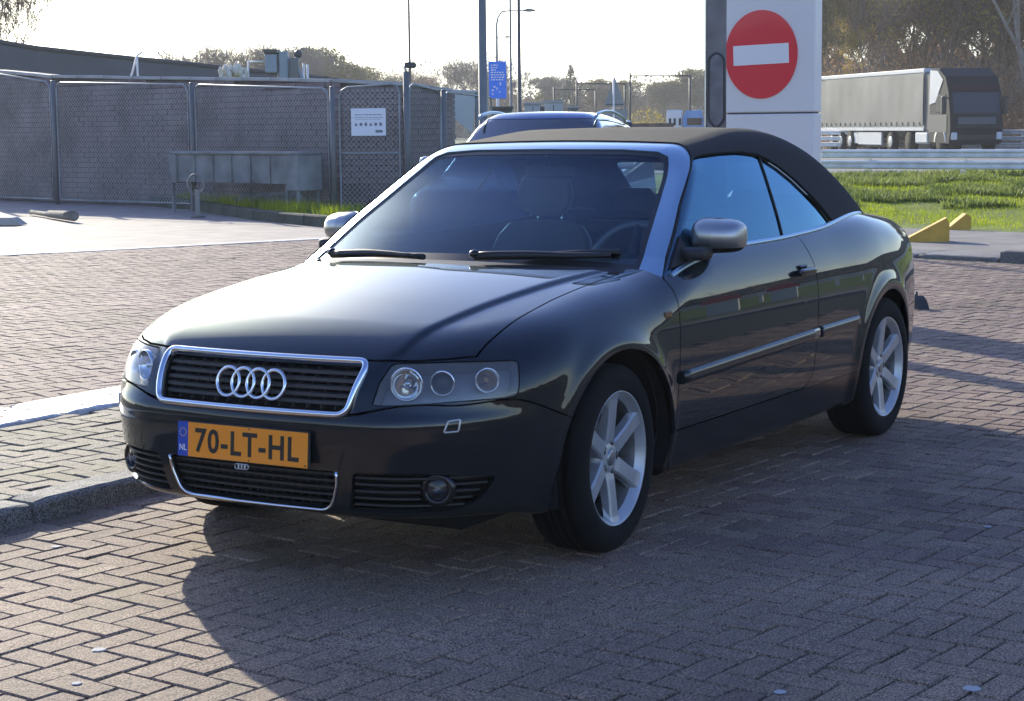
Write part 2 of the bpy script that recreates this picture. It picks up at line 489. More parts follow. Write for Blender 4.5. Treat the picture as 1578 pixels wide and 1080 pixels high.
road = sheet('road', [(30, KY3 + .02), (ISX0 - .02, KY3 + .02), (ISX0 - .02, -3.9), (-13.96, -4.3), (-16, -5), (-40, -12), (-75, -60), (-30, -80), (30, -60)], -.0165, M_joint, kind='structure')
# ------------ the line between brick road and the paler far paving
la, lb, lc = ground_pt(-200, 403), ground_pt(240, 380), ground_pt(640, 360)
ldir = (lc - la).normalized(); lnor = Vector((-ldir.y, ldir.x, 0))
if lnor.dot(_C - la) < 0: lnor = -lnor
def on_road(X, Y):
    side = (X - la.x) * lnor.x + (Y - la.y) * lnor.y
    inside = np.where(X > ISX0 - .02, Y < KY3 - .01, Y < -3.9)
    return inside & (side > .14) & view_mask(X, Y, 0, 25.5, 150)
lay(road, hb_np(R(70), -8.0, -8.0, on_road, 300), -.004, M_paver_far, nsingle=60)
pts = [la - ldir * 12, lc + ldir * 10]
far_side = -lnor
sheet('far_paving', [tuple((pts[0] + far_side * .1)[:2]), tuple((pts[1] + far_side * .1)[:2]), tuple((pts[1] + far_side * 22)[:2]), (-60, -14), (-80, -70), tuple((pts[0] + far_side * 45)[:2])], -.012, mat('pale_paving', (.30, .255, .235), .8, noise=(2.2, .22, 12), bump=(60, .8)), kind='structure')
gut = empty('gutter_line', kind='structure')
Lg = (pts[1] - pts[0]).length; q = pts[0].copy(); k = 0
M_gut = paver_mat('gutter_concrete', [(.42, .40, .37), (.50, .48, .45), (.38, .36, .33)], rough=.7, grain=.2)
ang_l = math.atan2(ldir.y, ldir.x)
gb = MB(); gb.box(-.49, .49, -.13, .13, -.04, 0, None, .006); gme = gb.mesh('gutter_stone', M_gut)
while k < Lg:
    p = pts[0] + ldir * (k + .5)
    o = link('gutter_stone', gme, gut); o.location = (p.x, p.y, .004 + rnd.uniform(-.002, .002)); o.rotation_euler = (0, 0, ang_l + rnd.uniform(-.004, .004))
    k += 1.0

# ------------ raised island with kerb on the far side of the car
island = MB().box(ISX0 + .01, 6.2, KY3 + .03, KY1 + .005, -.055, .058).build('island_bed', M_joint, kind='structure')
def on_is(X, Y): return (Y < KY1 + .03) & (Y > KY2 - .02) & (X > ISX0 + .1) & (X < 6) & view_mask(X, Y, .08, 20, 200)
lay(island, hb_np(R(82), .07, -1.9, on_is, 200), .075, M_paver_is, nsingle=30, jitter=.003)
kb = empty('kerb', kind='structure')
def kerb_stone_mesh(L, w, h, name, m, seed):
    r = random.Random(seed); mb = MB()
    n = 14; rows = []
    prof = [(0, -.06), (0, h - .022), (-.006, h - .008), (-.020, h), (-w + .004, h), (-w, h - .004), (-w, -.06)]
    for i in range(n + 1):
        x = -L / 2 + L * i / n; row = []
        for j, (yy, zz) in enumerate(prof):
            c = .004 if j in (1, 2, 3) else 0
            ends = .008 if i in (0, n) else 0
            row.append((x + (ends if x < 0 else -ends), yy + r.uniform(-c, 0) - (ends if j in (1, 2, 3) else 0) * 1.2, zz + r.uniform(-c, 0) - (ends if 1 < j < 5 else 0)))
        rows.append(row)
    mb.grid(rows, False, flip=False)
    mb.add(rows[0], [tuple(range(len(prof)))]); mb.add(rows[-1], [tuple(range(len(prof)))[::-1]])
    return mb.mesh(name, m)
x = 6.35
xs_j = .602
kx = xs_j
k = 0
while kx < 6: kx += .985
while kx > ISX0 + .2:
    me = kerb_stone_mesh(.975, .148, .084, 'kerb_stone', M_kerb, k)
    o = link('kerb_stone', me, kb); o.location = (kx - .4925, KY0 + rnd.uniform(-.003, .003), rnd.uniform(-.003, .002)); o.rotation_euler = (0, 0, rnd.uniform(-.006, .006))
    kx -= .985; k += 1
# chipped corner at the joint
bd = empty('edge_band', kind='structure'); kx = 6.0; k = 0
while kx > ISX0 + .2:
    me = kerb_stone_mesh(.99, KY2 - KY3 - .004, .094, 'band_stone', M_white_conc, 50 + k)
    o = link('band_stone', me, bd); o.location = (kx - .5, KY2 + rnd.uniform(-.003, .003), 0); kx -= 1.0; k += 1

# ------------ kerb and footway to the right
ka = Vector((-14.62, -5.6, 0)); kbp = Vector((-10.85, 7.55, 0)); kd = (kbp - ka).normalized(); kn = Vector((-kd.y, kd.x, 0))
if kn.dot(_C - ka) < 0: kn = -kn
ang_k = math.atan2(kd.y, kd.x)
kr = empty('kerb', kind='structure')
t = 0; k = 0
kd_len = (kbp - ka).length
while t < kd_len - .5:
    p = ka + kd * (t + .5)
    low = p.y < -1.9
    hh = .03 if low else .105
    me = kerb_stone_mesh(.985, .60 if low else .18, hh, 'kerb_stone', M_kerb, 80 + k)
    o = link('kerb_stone', me, kr); o.location = p; o.rotation_euler = (0, 0, ang_k)
    # stone face must look towards the yard
    if (Matrix.Rotation(ang_k, 3, 'Z') @ Vector((0, 1, 0))).dot(kn) < 0: o.rotation_euler = (0, 0, ang_k + math.pi)
    t += 1.0; k += 1
b0 = ka - kn * .16; b1 = kbp - kn * .16
sheet('footway', [tuple(b0[:2]), tuple(b1[:2]), tuple((b1 - kn * 3.9)[:2]), tuple((b0 - kn * 3.9)[:2])], .022, mat('footway_slabs', (.20, .18, .16), .85, noise=(1.8, .25, 10), bump=(60, .6)), kind='structure')

# crumbs of leaf and grit lying on the pale edge band
r_ = random.Random(12); mb = MB()
for k in range(130):
    x = r_.uniform(-3.2, 1.0); y = KY3 + r_.random() ** .6 * (KY2 - KY3) * .95; s_ = r_.uniform(.006, .018)
    mb.add([(x + r_.uniform(-s_, s_), y + r_.uniform(-s_, s_), .095), (x + s_, y + r_.uniform(-s_, s_), .097), (x, y + s_, .100 + s_ * .3), (x - s_, y, .098)], [(0, 1, 2, 3)])
mb.build('leaf_litter', mat('litter', (.05, .04, .025), .9), kind='stuff')
# ------------------------------------------------------------------ smooth car surfaces, cut into panels
def hermite(xs, ys):
    xs = np.array(xs, float); ys = np.array(ys, float)
    h = np.diff(xs); dlt = np.diff(ys) / h
    m = np.zeros(len(xs))
    m[1:-1] = (dlt[:-1] * h[1:] + dlt[1:] * h[:-1]) / (h[1:] + h[:-1])
    m[0] = dlt[0]; m[-1] = dlt[-1]
    def f(x):
        x = np.asarray(x, float)
        xc = np.clip(x, xs[0], xs[-1])
        i = np.clip(np.searchsorted(xs, xc) - 1, 0, len(xs) - 2)
        t = (xc - xs[i]) / h[i]
        r = (1 + 2 * t) * (1 - t) ** 2 * ys[i] + t * (1 - t) ** 2 * h[i] * m[i] + t * t * (3 - 2 * t) * ys[i + 1] + t * t * (t - 1) * h[i] * m[i + 1]
        return r + np.where(x < xs[0], (x - xs[0]) * m[0], 0) + np.where(x > xs[-1], (x - xs[-1]) * m[-1], 0)
    return f

def smax(a, b, k):
    h = np.maximum(k - np.abs(a - b), 0)
    return np.maximum(a, b) + h * h / (4 * k)

W0 = hermite([-3.70, -3.3, -3.0, -2.65, -2.0, -1.2, -.5, 0, .35, .6, .8, 1.0],
             [.70, .775, .838, .872, .879, .878, .875, .875, .860, .818, .765, .71])
SEC = hermite([.15, .27, .35, .48, .62, .74, .84, .90, .95, 1.0, 1.06],
              [-.06, -.030, -.014, -.004, 0, -.004, -.019, -.040, -.066, -.096, -.14])
T0 = hermite([-3.80, -3.62, -3.5, -3.3, -3.0, -2.6, -2.2, -1.44, -.68, -.45, -.2, .1, .4, .6, .75, .84, .90, 1.0],
             [.945, .975, .980, 1.000, 1.024, 1.044, 1.030, .993, .968, .957, .938, .902, .851, .806, .762, .728, .700, .62])
CR = hermite([-3.7, -3.0, -2.0, -.7, -.4, 0, .4, .8], [.10, .07, .02, .03, .075, .085, .08, .07])
XF = hermite([.10, .16, .20, .30, .40, .48, .53, .56, .62, .70, .76, .84],
             [.74, .82, .845, .872, .888, .897, .895, .880, .862, .828, .79, .72])
XR = hermite([.15, .25, .40, .55, .62, .75, .90, .98, 1.05],
             [-3.50, -3.58, -3.63, -3.645, -3.63, -3.61, -3.60, -3.61, -3.60])
WHEELS = [(0.0, .315), (-2.654, .315)]

def F_body(p):
    x, y, z = p[..., 0], np.abs(p[..., 1]), p[..., 2]
    flare = 0
    for (wx, wz) in WHEELS:
        r = np.hypot(x - wx - .01, z - wz + .01)
        flare = flare + .016 * np.exp(-((r - .40) / .045) ** 2) * (z > wz - .2)
    w = W0(x) + SEC(z) + flare
    side = y - w
    yy = y / .85
    front = x - (XF(z) - .165 * y ** 2 - .55 * np.clip(y - .40, 0, 1) ** 2)
    rear = (XR(z) + .10 * y ** 2 + .30 * np.clip(y - .5, 0, 1) ** 2) - x
    # bonnet: raised middle with a crease running from the windscreen corner to the grille corner
    crease = .48 + .14 * (.70 - np.minimum(x, .70)) - .6 * np.maximum(x - .70, 0)
    hm = np.clip((x + .6) / .3, 0, 1)
    hb = .012 * hm / (1 + np.exp((y - crease) / .0048))
    top = z - (T0(x) - CR(x) * y ** 2 - .16 * np.clip(y - .55, 0, 1) ** 2 * (x > -.8) + hb - .008 * hm)
    a = smax(side, front, .30)
    a = smax(a, rear, .30)
    k = np.where(x > -.6, .16, np.where(x < -2.6, .10, .07))
    k = .07 + .09 / (1 + np.exp(-(x + .45) / .12)) + .05 / (1 + np.exp((x + 2.8) / .15))
    a = smax(a, top, k)
    bot = .185 + .035 / (1 + np.exp(-(x - .45) / .05)) - z
    return smax(a, bot, .05)

# upper part: glass and soft top
TR = hermite([-3.2, -3.0, -2.8, -2.6, -2.4, -2.2, -2.0, -1.75, -1.4, -1.2, -1.05, -.9, -.5],
             [.87, .975, 1.09, 1.205, 1.305, 1.366, 1.398, 1.405, 1.375, 1.356, 1.343, 1.320, 1.22])
WU = hermite([-3.4, -3.0, -2.6, -2.2, -1.7, -1.1, -.4, 0], [-.26, -.14, -.055, -.012, 0, -.006, -.022, -.04])
WZ = hermite([.85, .95, 1.1, 1.3, 1.45], [.835, .795, .728, .618, .52])
XW = hermite([.80, .913, 1.04, 1.17, 1.265, 1.325, 1.36, 1.42], [-.03, -.245, -.49, -.755, -.935, -1.025, -1.065, -1.14])

def F_top(p):
    x, y, z = p[..., 0], np.abs(p[..., 1]), p[..., 2]
    side = (y - (WZ(z) + WU(x))) * .88
    cz = np.clip((z - .95) / .4, 0, 1)
    ws = (x - (XW(z) - (.42 - .22 * cz) * y ** 2)) * .45
    top = (z - (TR(x) - .035 * y ** 2))
    a = smax(top, side, .085)
    a = smax(a, ws, .035)
    return a

def grad(F, p, e=1e-4):
    g = np.stack([F(p + np.array([e, 0, 0])) - F(p - np.array([e, 0, 0])),
                  F(p + np.array([0, e, 0])) - F(p - np.array([0, e, 0])),
                  F(p + np.array([0, 0, e])) - F(p - np.array([0, 0, e]))], -1)
    n = np.linalg.norm(g, axis=-1, keepdims=True)
    return g / np.maximum(n, 1e-12)

def newton(F, p, it=3):
    e = 1e-4
    for _ in range(it):
        g = np.stack([F(p + np.array([e, 0, 0])) - F(p - np.array([e, 0, 0])),
                      F(p + np.array([0, e, 0])) - F(p - np.array([0, e, 0])),
                      F(p + np.array([0, 0, e])) - F(p - np.array([0, 0, e]))], -1) / (2 * e)
        v = F(p)
        p = p - g * (v / np.maximum((g * g).sum(-1), 1e-6))[..., None]
    return p

def shoot(F, O, D, tmax=2.5, n=48):
    """last outward crossing of F=0 along rays from inside"""
    lo = np.zeros(O.shape[:-1]); hi = np.full(O.shape[:-1], tmax)
    ts = np.linspace(0, tmax, n)
    found = np.zeros(lo.shape, bool)
    prev = F(O)
    for i in range(1, n):
        cur = F(O + D * ts[i])
        hit = (~found) & (cur > 0)
        lo = np.where(hit, ts[i - 1], lo); hi = np.where(hit, ts[i], hi)
        found |= hit
    for _ in range(22):
        m = (lo + hi) / 2
        v = F(O + D * m[..., None]) > 0
        hi = np.where(v, m, hi); lo = np.where(v, lo, m)
    return O + D * ((lo + hi) / 2)[..., None]

def capsule_mesh(F, xf, xr, zs, nphi, nf, nm, nr, phi0=-90.0, phi1=90.0, zslope=0.0):
    """left half (y >= 0) of a closed surface round a spine along x; returns verts, tris"""
    phi = np.radians(np.linspace(phi0, phi1, nphi))
    O = []; D = []
    for i in range(nf):
        t = math.pi / 2 * (i + .02) / nf
        O.append(np.tile([xf, 0, zs], (nphi, 1)))
        D.append(np.stack([np.full(nphi, math.cos(t)), math.sin(t) * np.cos(phi), math.sin(t) * np.sin(phi)], -1))
    for i in range(nm + 1):
        x = xf + (xr - xf) * i / nm
        O.append(np.tile([x, 0, zs + zslope * (xf - x)], (nphi, 1)))
        D.append(np.stack([np.zeros(nphi), np.cos(phi), np.sin(phi)], -1))
    for i in range(nr):
        t = math.pi / 2 * (i + 1 - .02) / nr
        O.append(np.tile([xr, 0, zs + zslope * (xf - xr)], (nphi, 1)))
        D.append(np.stack([np.full(nphi, -math.sin(t)), math.cos(t) * np.cos(phi), math.cos(t) * np.sin(phi)], -1))
    O = np.array(O, float); D = np.array(D, float)
    Pt = shoot(F, O, D)
    m, n = Pt.shape[:2]
    idx = np.arange(m * n).reshape(m, n)
    a, b, c, d = idx[:-1, :-1].ravel(), idx[1:, :-1].ravel(), idx[1:, 1:].ravel(), idx[:-1, 1:].ravel()
    T = np.concatenate([np.stack([a, b, c], -1), np.stack([a, c, d], -1)])
    V = Pt.reshape(-1, 3)
    V[:, 1] = np.maximum(V[:, 1], 0)
    return V, T

def cut(V, T, g, eps=1e-7):
    """split triangles along g = 0; returns V, inside tris (g<0), outside tris"""
    g = np.where(np.abs(g) < eps, eps, g)
    s = g[T] < 0
    k = s.sum(1)
    ins = T[k == 3]; out = T[k == 0]
    newV = [V]; base = len(V)
    M = T[(k == 1) | (k == 2)]
    if len(M) == 0: return V, ins, out, g
    sM = g[M] < 0; kM = sM.sum(1)
    lone = np.where((kM == 1)[:, None], sM, ~sM)
    j = lone.argmax(1)
    A = M[np.arange(len(M)), j]; B = M[np.arange(len(M)), (j + 1) % 3]; C = M[np.arange(len(M)), (j + 2) % 3]
    def ev(p, q):
        lo = np.minimum(p, q); hi = np.maximum(p, q)
        return lo.astype(np.int64) * (base + 1) + hi
    keys = np.concatenate([ev(A, B), ev(A, C)])
    uq, inv = np.unique(keys, return_inverse=True)
    lo = (uq // (base + 1)).astype(int); hi = (uq % (base + 1)).astype(int)
    t = g[lo] / (g[lo] - g[hi])
    nv = V[lo] + (V[hi] - V[lo]) * t[:, None]
    ab = base + inv[:len(M)]; ac = base + inv[len(M):]
    V2 = np.concatenate([V, nv]); g2 = np.concatenate([g, np.zeros(len(nv))])
    t1 = np.stack([A, ab, ac], -1)
    t2 = np.concatenate([np.stack([ab, B, C], -1), np.stack([ab, C, ac], -1)])
    li = kM == 1
    li2 = np.concatenate([li, li])
    ins = np.concatenate([ins, t1[li], t2[~li2]])
    out = np.concatenate([out, t1[~li], t2[li2]])
    return V2, ins, out, g2

def sdf_poly(P, poly):
    """signed distance of 2D points to a closed polygon (negative inside)"""
    poly = np.asarray(poly, float); n = len(poly)
    d = np.full(len(P), 1e9); inside = np.zeros(len(P), bool)
    for i in range(n):
        a = poly[i]; b = poly[(i + 1) % n]
        e = b - a; w = P - a
        t = np.clip((w @ e) / max(e @ e, 1e-12), 0, 1)
        d = np.minimum(d, np.hypot(*(w - t[:, None] * e).T))
        c = ((a[1] > P[:, 1]) != (b[1] > P[:, 1]))
        xi = a[0] + (P[:, 1] - a[1]) / (b[1] - a[1] if abs(b[1] - a[1]) > 1e-12 else 1e-12) * (b[0] - a[0])
        inside ^= c & (P[:, 0] < xi)
    return np.where(inside, -d, d)

def rounded(poly, r, n=5):
    """round the corners of a 2D polygon; r scalar or per-corner list"""
    poly = [np.array(p, float) for p in poly]; out = []
    N = len(poly)
    for i, p in enumerate(poly):
        ri = r[i] if isinstance(r, (list, tuple)) else r
        a = poly[i - 1] - p; b = poly[(i + 1) % N] - p
        la, lb = np.linalg.norm(a), np.linalg.norm(b)
        q = min(ri, la * .48, lb * .48)
        if q < 1e-5: out.append(tuple(p)); continue
        A = p + a / la * q; B = p + b / lb * q
        for k in range(n + 1):
            t = k / n
            out.append(tuple((1 - t) ** 2 * A + 2 * t * (1 - t) * p + t * t * B))
    return out

PROJ = {  # 2D views used to draw panel outlines (left half, y >= 0)
    'side': (np.array([1., 0, 0]), np.array([0, 0, 1.])),
    'front': (np.array([0, 1., 0]), np.array([0, 0, 1.])),
    'top': (np.array([1., 0, 0]), np.array([0, 1., 0])),
    'diag': (np.array([-.7071, .7071, 0]), np.array([0, 0, 1.])),
}
def view2(V, view):
    a, b = PROJ[view]
    return np.stack([V @ a, V @ b], -1)

class Skin:
    """a half surface that gets cut into panels"""
    def __init__(s, F, V, T):
        s.F = F; s.V = V; s.T = T
    def take(s, g, gap=0.0):
        """remove the part with g < 0 from the skin and return it; gap leaves a slit"""
        s.V, ins, out, g2 = cut(s.V, s.T, g + gap)
        if gap > 0:
            g3 = g2 - gap      # original g + 0
            s.V, _, out, _ = cut(s.V, out, g3 - gap)
        s.T = out
        return ins
    def g(s, poly, view, mask=None):
        v = sdf_poly(view2(s.V, view), poly)
        if mask is not None:
            v = np.where(mask(s.V), v, np.maximum(v, .05))
        return v

def panel_mesh(name, F, V, T, mats, both=False, side=1, lip=.012, off=0.0, keep_center=True, mi_lip=0):
    """mesh from a half panel: side=1 left, -1 right, both=True mirrored and joined"""
    used = np.unique(T); remap = -np.ones(len(V), int); remap[used] = np.arange(len(used))
    v = V[used].copy(); t = remap[T]
    # drop slivers
    n = grad(F, v)
    if off: v = v + n * off
    # orientation
    fn = np.cross(v[t[:, 1]] - v[t[:, 0]], v[t[:, 2]] - v[t[:, 0]])
    area = np.linalg.norm(fn, axis=1)
    t = t[area > 1e-10]; fn = fn[area > 1e-10]
    flip = (fn * n[t[:, 0]]).sum(1) < 0
    t[flip] = t[flip][:, ::-1]
    # boundary lip
    e = np.concatenate([t[:, [0, 1]], t[:, [1, 2]], t[:, [2, 0]]])
    key = np.minimum(e[:, 0], e[:, 1]).astype(np.int64) * len(v) + np.maximum(e[:, 0], e[:, 1])
    uq, ind, cnt = np.unique(key, return_index=True, return_counts=True)
    be = e[ind[cnt == 1]]
    if both:
        be = be[~((np.abs(v[be[:, 0], 1]) < 1e-4) & (np.abs(v[be[:, 1], 1]) < 1e-4))]
    allv = [v]; alln = [n]; allt = [t]; lipf = []
    if lip > 0 and len(be):
        m = len(be); b0 = len(v)
        a = v[be[:, 0]]; b = v[be[:, 1]]; na = n[be[:, 0]]; nb = n[be[:, 1]]
        ln = np.cross(b - a, na); ln /= np.maximum(np.linalg.norm(ln, axis=1, keepdims=True), 1e-9)
        allv.append(np.concatenate([a, b, b - nb * lip, a - na * lip]))
        alln.append(np.concatenate([ln] * 4))
        k = np.arange(m) + b0
        q = np.stack([k + m, k, k + 3 * m, k + 2 * m], -1)
        lipf = q
    v = np.concatenate(allv); n = np.concatenate(alln)
    if both or side < 0:
        vm = v * [1, -1, 1]; nm = n * [1, -1, 1]
    if both:
        # weld the centre line
        L = len(v)
        t2 = t[:, ::-1] + L; q2 = (lipf[:, ::-1] + L) if len(lipf) else []
        v = np.concatenate([v, vm]); n = np.concatenate([n, nm])
        t = np.concatenate([t, t2]); lipf = np.concatenate([lipf, q2]) if len(lipf) else lipf
        n[np.abs(v[:, 1]) < 1e-4, 1] *= 0
        n /= np.maximum(np.linalg.norm(n, axis=1, keepdims=True), 1e-9)
    elif side < 0:
        v, n = vm, nm; t = t[:, ::-1]
        if len(lipf): lipf = lipf[:, ::-1]
    me = bpy.data.meshes.new(name)
    faces = t.tolist() + (lipf.tolist() if len(lipf) else [])
    me.from_pydata(v.tolist(), [], faces)
    me.polygons.foreach_set('use_smooth', [True] * len(faces))
    if mi_lip: me.polygons.foreach_set('material_index', [0] * len(t) + [mi_lip] * (len(faces) - len(t)))
    for m_ in (mats if isinstance(mats, (list, tuple)) else [mats]): me.materials.append(m_)
    me.update()
    me.normals_split_custom_set_from_vertices(n.tolist())
    return me
# ------------------------------------------------------------------ the cabriolet
M_paint = mat('car_paint', (.0045, .0075, .0125), .5, .0, coat=1.0, spec=.08)
def _paint_flake(m):
    n, l, b = nodes_of(m)
    tc = n.new('ShaderNodeTexCoord'); v = n.new('ShaderNodeTexNoise'); v.inputs['Scale'].default_value = 900; v.inputs['Detail'].default_value = 1
    l.new(tc.outputs['Object'], v.inputs['Vector'])
    bp = n.new('ShaderNodeBump'); bp.inputs['Strength'].default_value = .12; bp.inputs['Distance'].default_value = .001
    l.new(v.outputs[0], bp.inputs['Height']); l.new(bp.outputs[0], b.inputs['Normal'])
    # thin road film: dust dulls the clear coat towards the sills
    d = n.new('ShaderNodeTexNoise'); d.inputs['Scale'].default_value = 6; d.inputs['Detail'].default_value = 8
    l.new(tc.outputs['Object'], d.inputs['Vector'])
    sp = n.new('ShaderNodeSeparateXYZ'); l.new(tc.outputs['Object'], sp.inputs[0])
    mr = n.new('ShaderNodeMapRange'); mr.inputs[1].default_value = .75; mr.inputs[2].default_value = .2; mr.inputs[3].default_value = .0; mr.inputs[4].default_value = 1.0
    l.new(sp.outputs[2], mr.inputs[0])
    mm = n.new('ShaderNodeMath'); mm.operation = 'MULTIPLY'; l.new(mr.outputs[0], mm.inputs[0]); l.new(d.outputs[0], mm.inputs[1])
    mx = n.new('ShaderNodeMix'); mx.data_type = 'RGBA'; mx.inputs[6].default_value = (.0045, .0075, .0125, 1); mx.inputs[7].default_value = (.02, .019, .017, 1)
    l.new(mm.outputs[0], mx.inputs[0]); l.new(mx.outputs[2], b.inputs['Base Color'])
    m2 = n.new('ShaderNodeMapRange'); m2.inputs[3].default_value = .004; m2.inputs[4].default_value = .05
    l.new(mm.outputs[0], m2.inputs[0]); l.new(m2.outputs[0], b.inputs['Coat Roughness'])
_paint_flake(M_paint)
M_paint.node_tree.nodes['Principled BSDF'].inputs['Coat Tint'].default_value = (.90, 1.0, .96, 1)
M_paint.node_tree.nodes['Principled BSDF'].inputs['Coat IOR'].default_value = 1.52
M_black = mat('black_plastic', (.012, .012, .013), .5, bump=(300, .1))
M_blackg = mat('gloss_black', (.01, .01, .011), .18)
M_dark = mat('shell_black', (.006, .006, .006), .9)
M_alu = mat('brushed_aluminium', (.36, .48, .56), .30, .9)  # blue of the reflected sky put into the metal colour
M_alub = mat('mirror_aluminium', (.45, .44, .42), .34, .85)
M_chrome = mat('chrome', (.75, .77, .8), .08, 1.0)
M_fabric = mat('roof_fabric', (.010, .010, .011), .88, bump=(260, .25), noise=(14, .25))
M_tyre = mat('tyre_rubber', (.0065, .0065, .0068), .9, spec=.25, bump=(90, .15), noise=(8, .3))
M_rim = mat('alloy', (.45, .46, .47), .36, .5, noise=(30, .08))
M_disc = mat('brake_disc', (.16, .15, .14), .45, .9, noise=(20, .4))
M_glassd = glass_mat('windscreen_glass', (.72, .86, .92), .95, 0.0, 1.5, 1.0, (.75, .9, 1.0))  # slight sky blue put into the screen's reflection colour
M_glasss = glass_mat('side_glass', (.30, .55, .85), .11, 0.0, 1.6, 2.1, (.42, .78, 1.0))  # reflection tinted blue, standing for the mirrored sky
M_lens = glass_mat('lamp_lens', (.95, .96, .94), .86, 0.03, 1.5, 1.3)
M_lensf = glass_mat('fog_lens', (.95, .96, .94), .86, 0.02, 1.5, 1.0)
haze_lens(M_lens, .07)
M_leather = mat('seat_leather', (.13, .118, .105), .42, bump=(60, .2))
M_interior = mat('interior_trim', (.018, .018, .019), .65, bump=(200, .15))
M_grille = mat('grille_plastic', (.05, .05, .055), .42)
M_grille2 = mat('lower_grille_plastic', (.018, .018, .02), .5)

car = empty('parked_car', (0, 0, 0), label='dark blue-black convertible with black fabric roof and orange licence plate parked on the bricks', cat='car')

# --- body skin, left half, cut panel by panel
bV, bT = capsule_mesh(F_body, .30, -3.05, .58, 250, 120, 270, 70)
S = Skin(F_body, bV, bT)
ARCH = [(-.012, .300, .405, .385), (-2.640, .300, .392, .375)]
for (ax, az, rx, rz) in ARCH:
    V = S.V
    g = (np.hypot((V[:, 0] - ax) / rx, (V[:, 2] - az) / rz) - 1) * .39
    g = np.where(V[:, 1] > .45, g, .1 + 0 * g)
    S.take(g)
g = F_top(S.V) - .004
g = np.where((S.V[:, 2] > .80) & (S.V[:, 0] < .2), g, .2)
S.take(g)
link('inner_shell', panel_mesh('inner_shell', F_body, S.V, S.T, M_dark, both=True, lip=0, off=-.065), car)

hood_top = [(-.155, -.2), (-.155, .23), (-.175, .42), (-.25, .55), (-.36, .645), (-.415, .685), (-.22, .676), (.1, .674), (.3, .682), (.48, .687), (.60, .683), (.66, .62), (.72, .53), (.765, .45), (.80, .42), (1.2, .40), (1.2, -.2)]
ARX = .155
def half(poly_top_to_bottom):
    """mirror an outline given for y >= 0 (from top to bottom) to a closed one"""
    return poly_top_to_bottom + [(-a, b) for a, b in poly_top_to_bottom[::-1]]
grille_o = half([(.403, .702), (.375, .546)])
grille_r = rounded(grille_o, .035, 6)
hg = np.maximum(sdf_poly(view2(S.V, 'top'), hood_top), .709 - S.V[:, 2])
hg = np.where(S.V[:, 2] > .5, hg, .3)
hoodT = S.take(hg, .003)
hoodV = S.V
gg = sdf_poly(view2(S.V, 'front'), rounded(half([(.393, .692), (.366, .556)]), .03)); gg = np.where(S.V[:, 0] > .3, gg, .3)
S.take(gg)
lamp_poly = rounded([(-.196, .702), (-.013, .706), (.192, .702), (.188, .64), (.180, .594), (-.03, .592), (-.272, .581), (-.243, .647)], [.02, .01, .018, .01, .02, .01, .012, .01])
lg = sdf_poly(view2(S.V, 'diag'), lamp_poly); lg = np.where((S.V[:, 0] > .2) & (S.V[:, 1] > .2), lg, .3)
lampT = S.take(lg, .002); lampV = S.V
low_poly = rounded(half([(.336, .372), (.334, .33), (.300, .243)]), [.008, .02, .035, .035, .02, .008])
g = sdf_poly(view2(S.V, 'front'), low_poly); g = np.where(S.V[:, 0] > .3, g, .3); S.take(g)
side_poly = rounded([(-.330, .371), (-.16, .375), (.105, .352), (.068, .296), (.03, .268), (-.05, .249), (-.338, .243)], .012)
g = sdf_poly(view2(S.V, 'diag'), side_poly); g = np.where((S.V[:, 0] > .3) & (S.V[:, 1] > .3), g, .3); S.take(g)
zb = hermite([.2, .34, .42, .54, .7, .83, .87, .93], [.47, .505, .54, .584, .580, .572, .545, .541])
g = np.maximum(S.V[:, 2] - zb(S.V[:, 0]), .22 - S.V[:, 0])
bumpT = S.take(g, .0026); bumpV = S.V
door_poly = rounded([(-.50, 1.2), (-.470, .90), (-.462, .84), (-.458, .70), (-.452, .55), (-.440, .42), (-.435, .345), (-1.66, .345), (-1.735, .40), (-1.757, .55), (-1.768, .72), (-1.765, .84), (-1.745, .90), (-1.70, 1.0), (-1.68, 1.2)], [0, .01, .02, .02, .02, .02, .02, .06, .05, .05, .05, .05, .05, .02, 0])
g = sdf_poly(view2(S.V, 'side'), door_poly); g = np.where(S.V[:, 1] > .5, g, .3)
doorT = S.take(g, .003); doorV = S.V
g = np.maximum(np.maximum(S.V[:, 2] - .343, S.V[:, 0] - .0), -2.4 - S.V[:, 0]); g = np.where(S.V[:, 1] > .3, g, .3)
sillT = S.take(g, .001); sillV = S.V
# cowl (between bonnet and windscreen)
g = np.maximum(np.maximum(S.V[:, 1] - .675, S.V[:, 0] + .14), -.62 - S.V[:, 0]); g = np.where(S.V[:, 2] > .85, g, .3)
cowlT = S.take(g, .001); cowlV = S.V
# front part: wing and nose
g = -.47 - S.V[:, 0]
frontT = S.take(g, .0); frontV = S.V
# nose strip beside grille belongs with the wing on each side
boot_poly = [(-2.92, -.3), (-2.98, .50), (-3.15, .60), (-3.45, .62), (-3.9, .60), (-3.9, -.3)]
g = np.maximum(sdf_poly(view2(S.V, 'top'), boot_poly), .60 - S.V[:, 2])
bootT = S.take(g, .0022); bootV = S.V
tail_poly = rounded([(-3.36, .865), (-3.36, .745), (-3.9, .735), (-3.9, .875)], .02)
g = sdf_poly(view2(S.V, 'side'), tail_poly); g = np.where(S.V[:, 1] > .5, g, .3)
tailT = S.take(g, .002); tailV = S.V
g = np.maximum(S.V[:, 2] - .56, S.V[:, 0] + 3.02)
rbT = S.take(g, .002); rbV = S.V

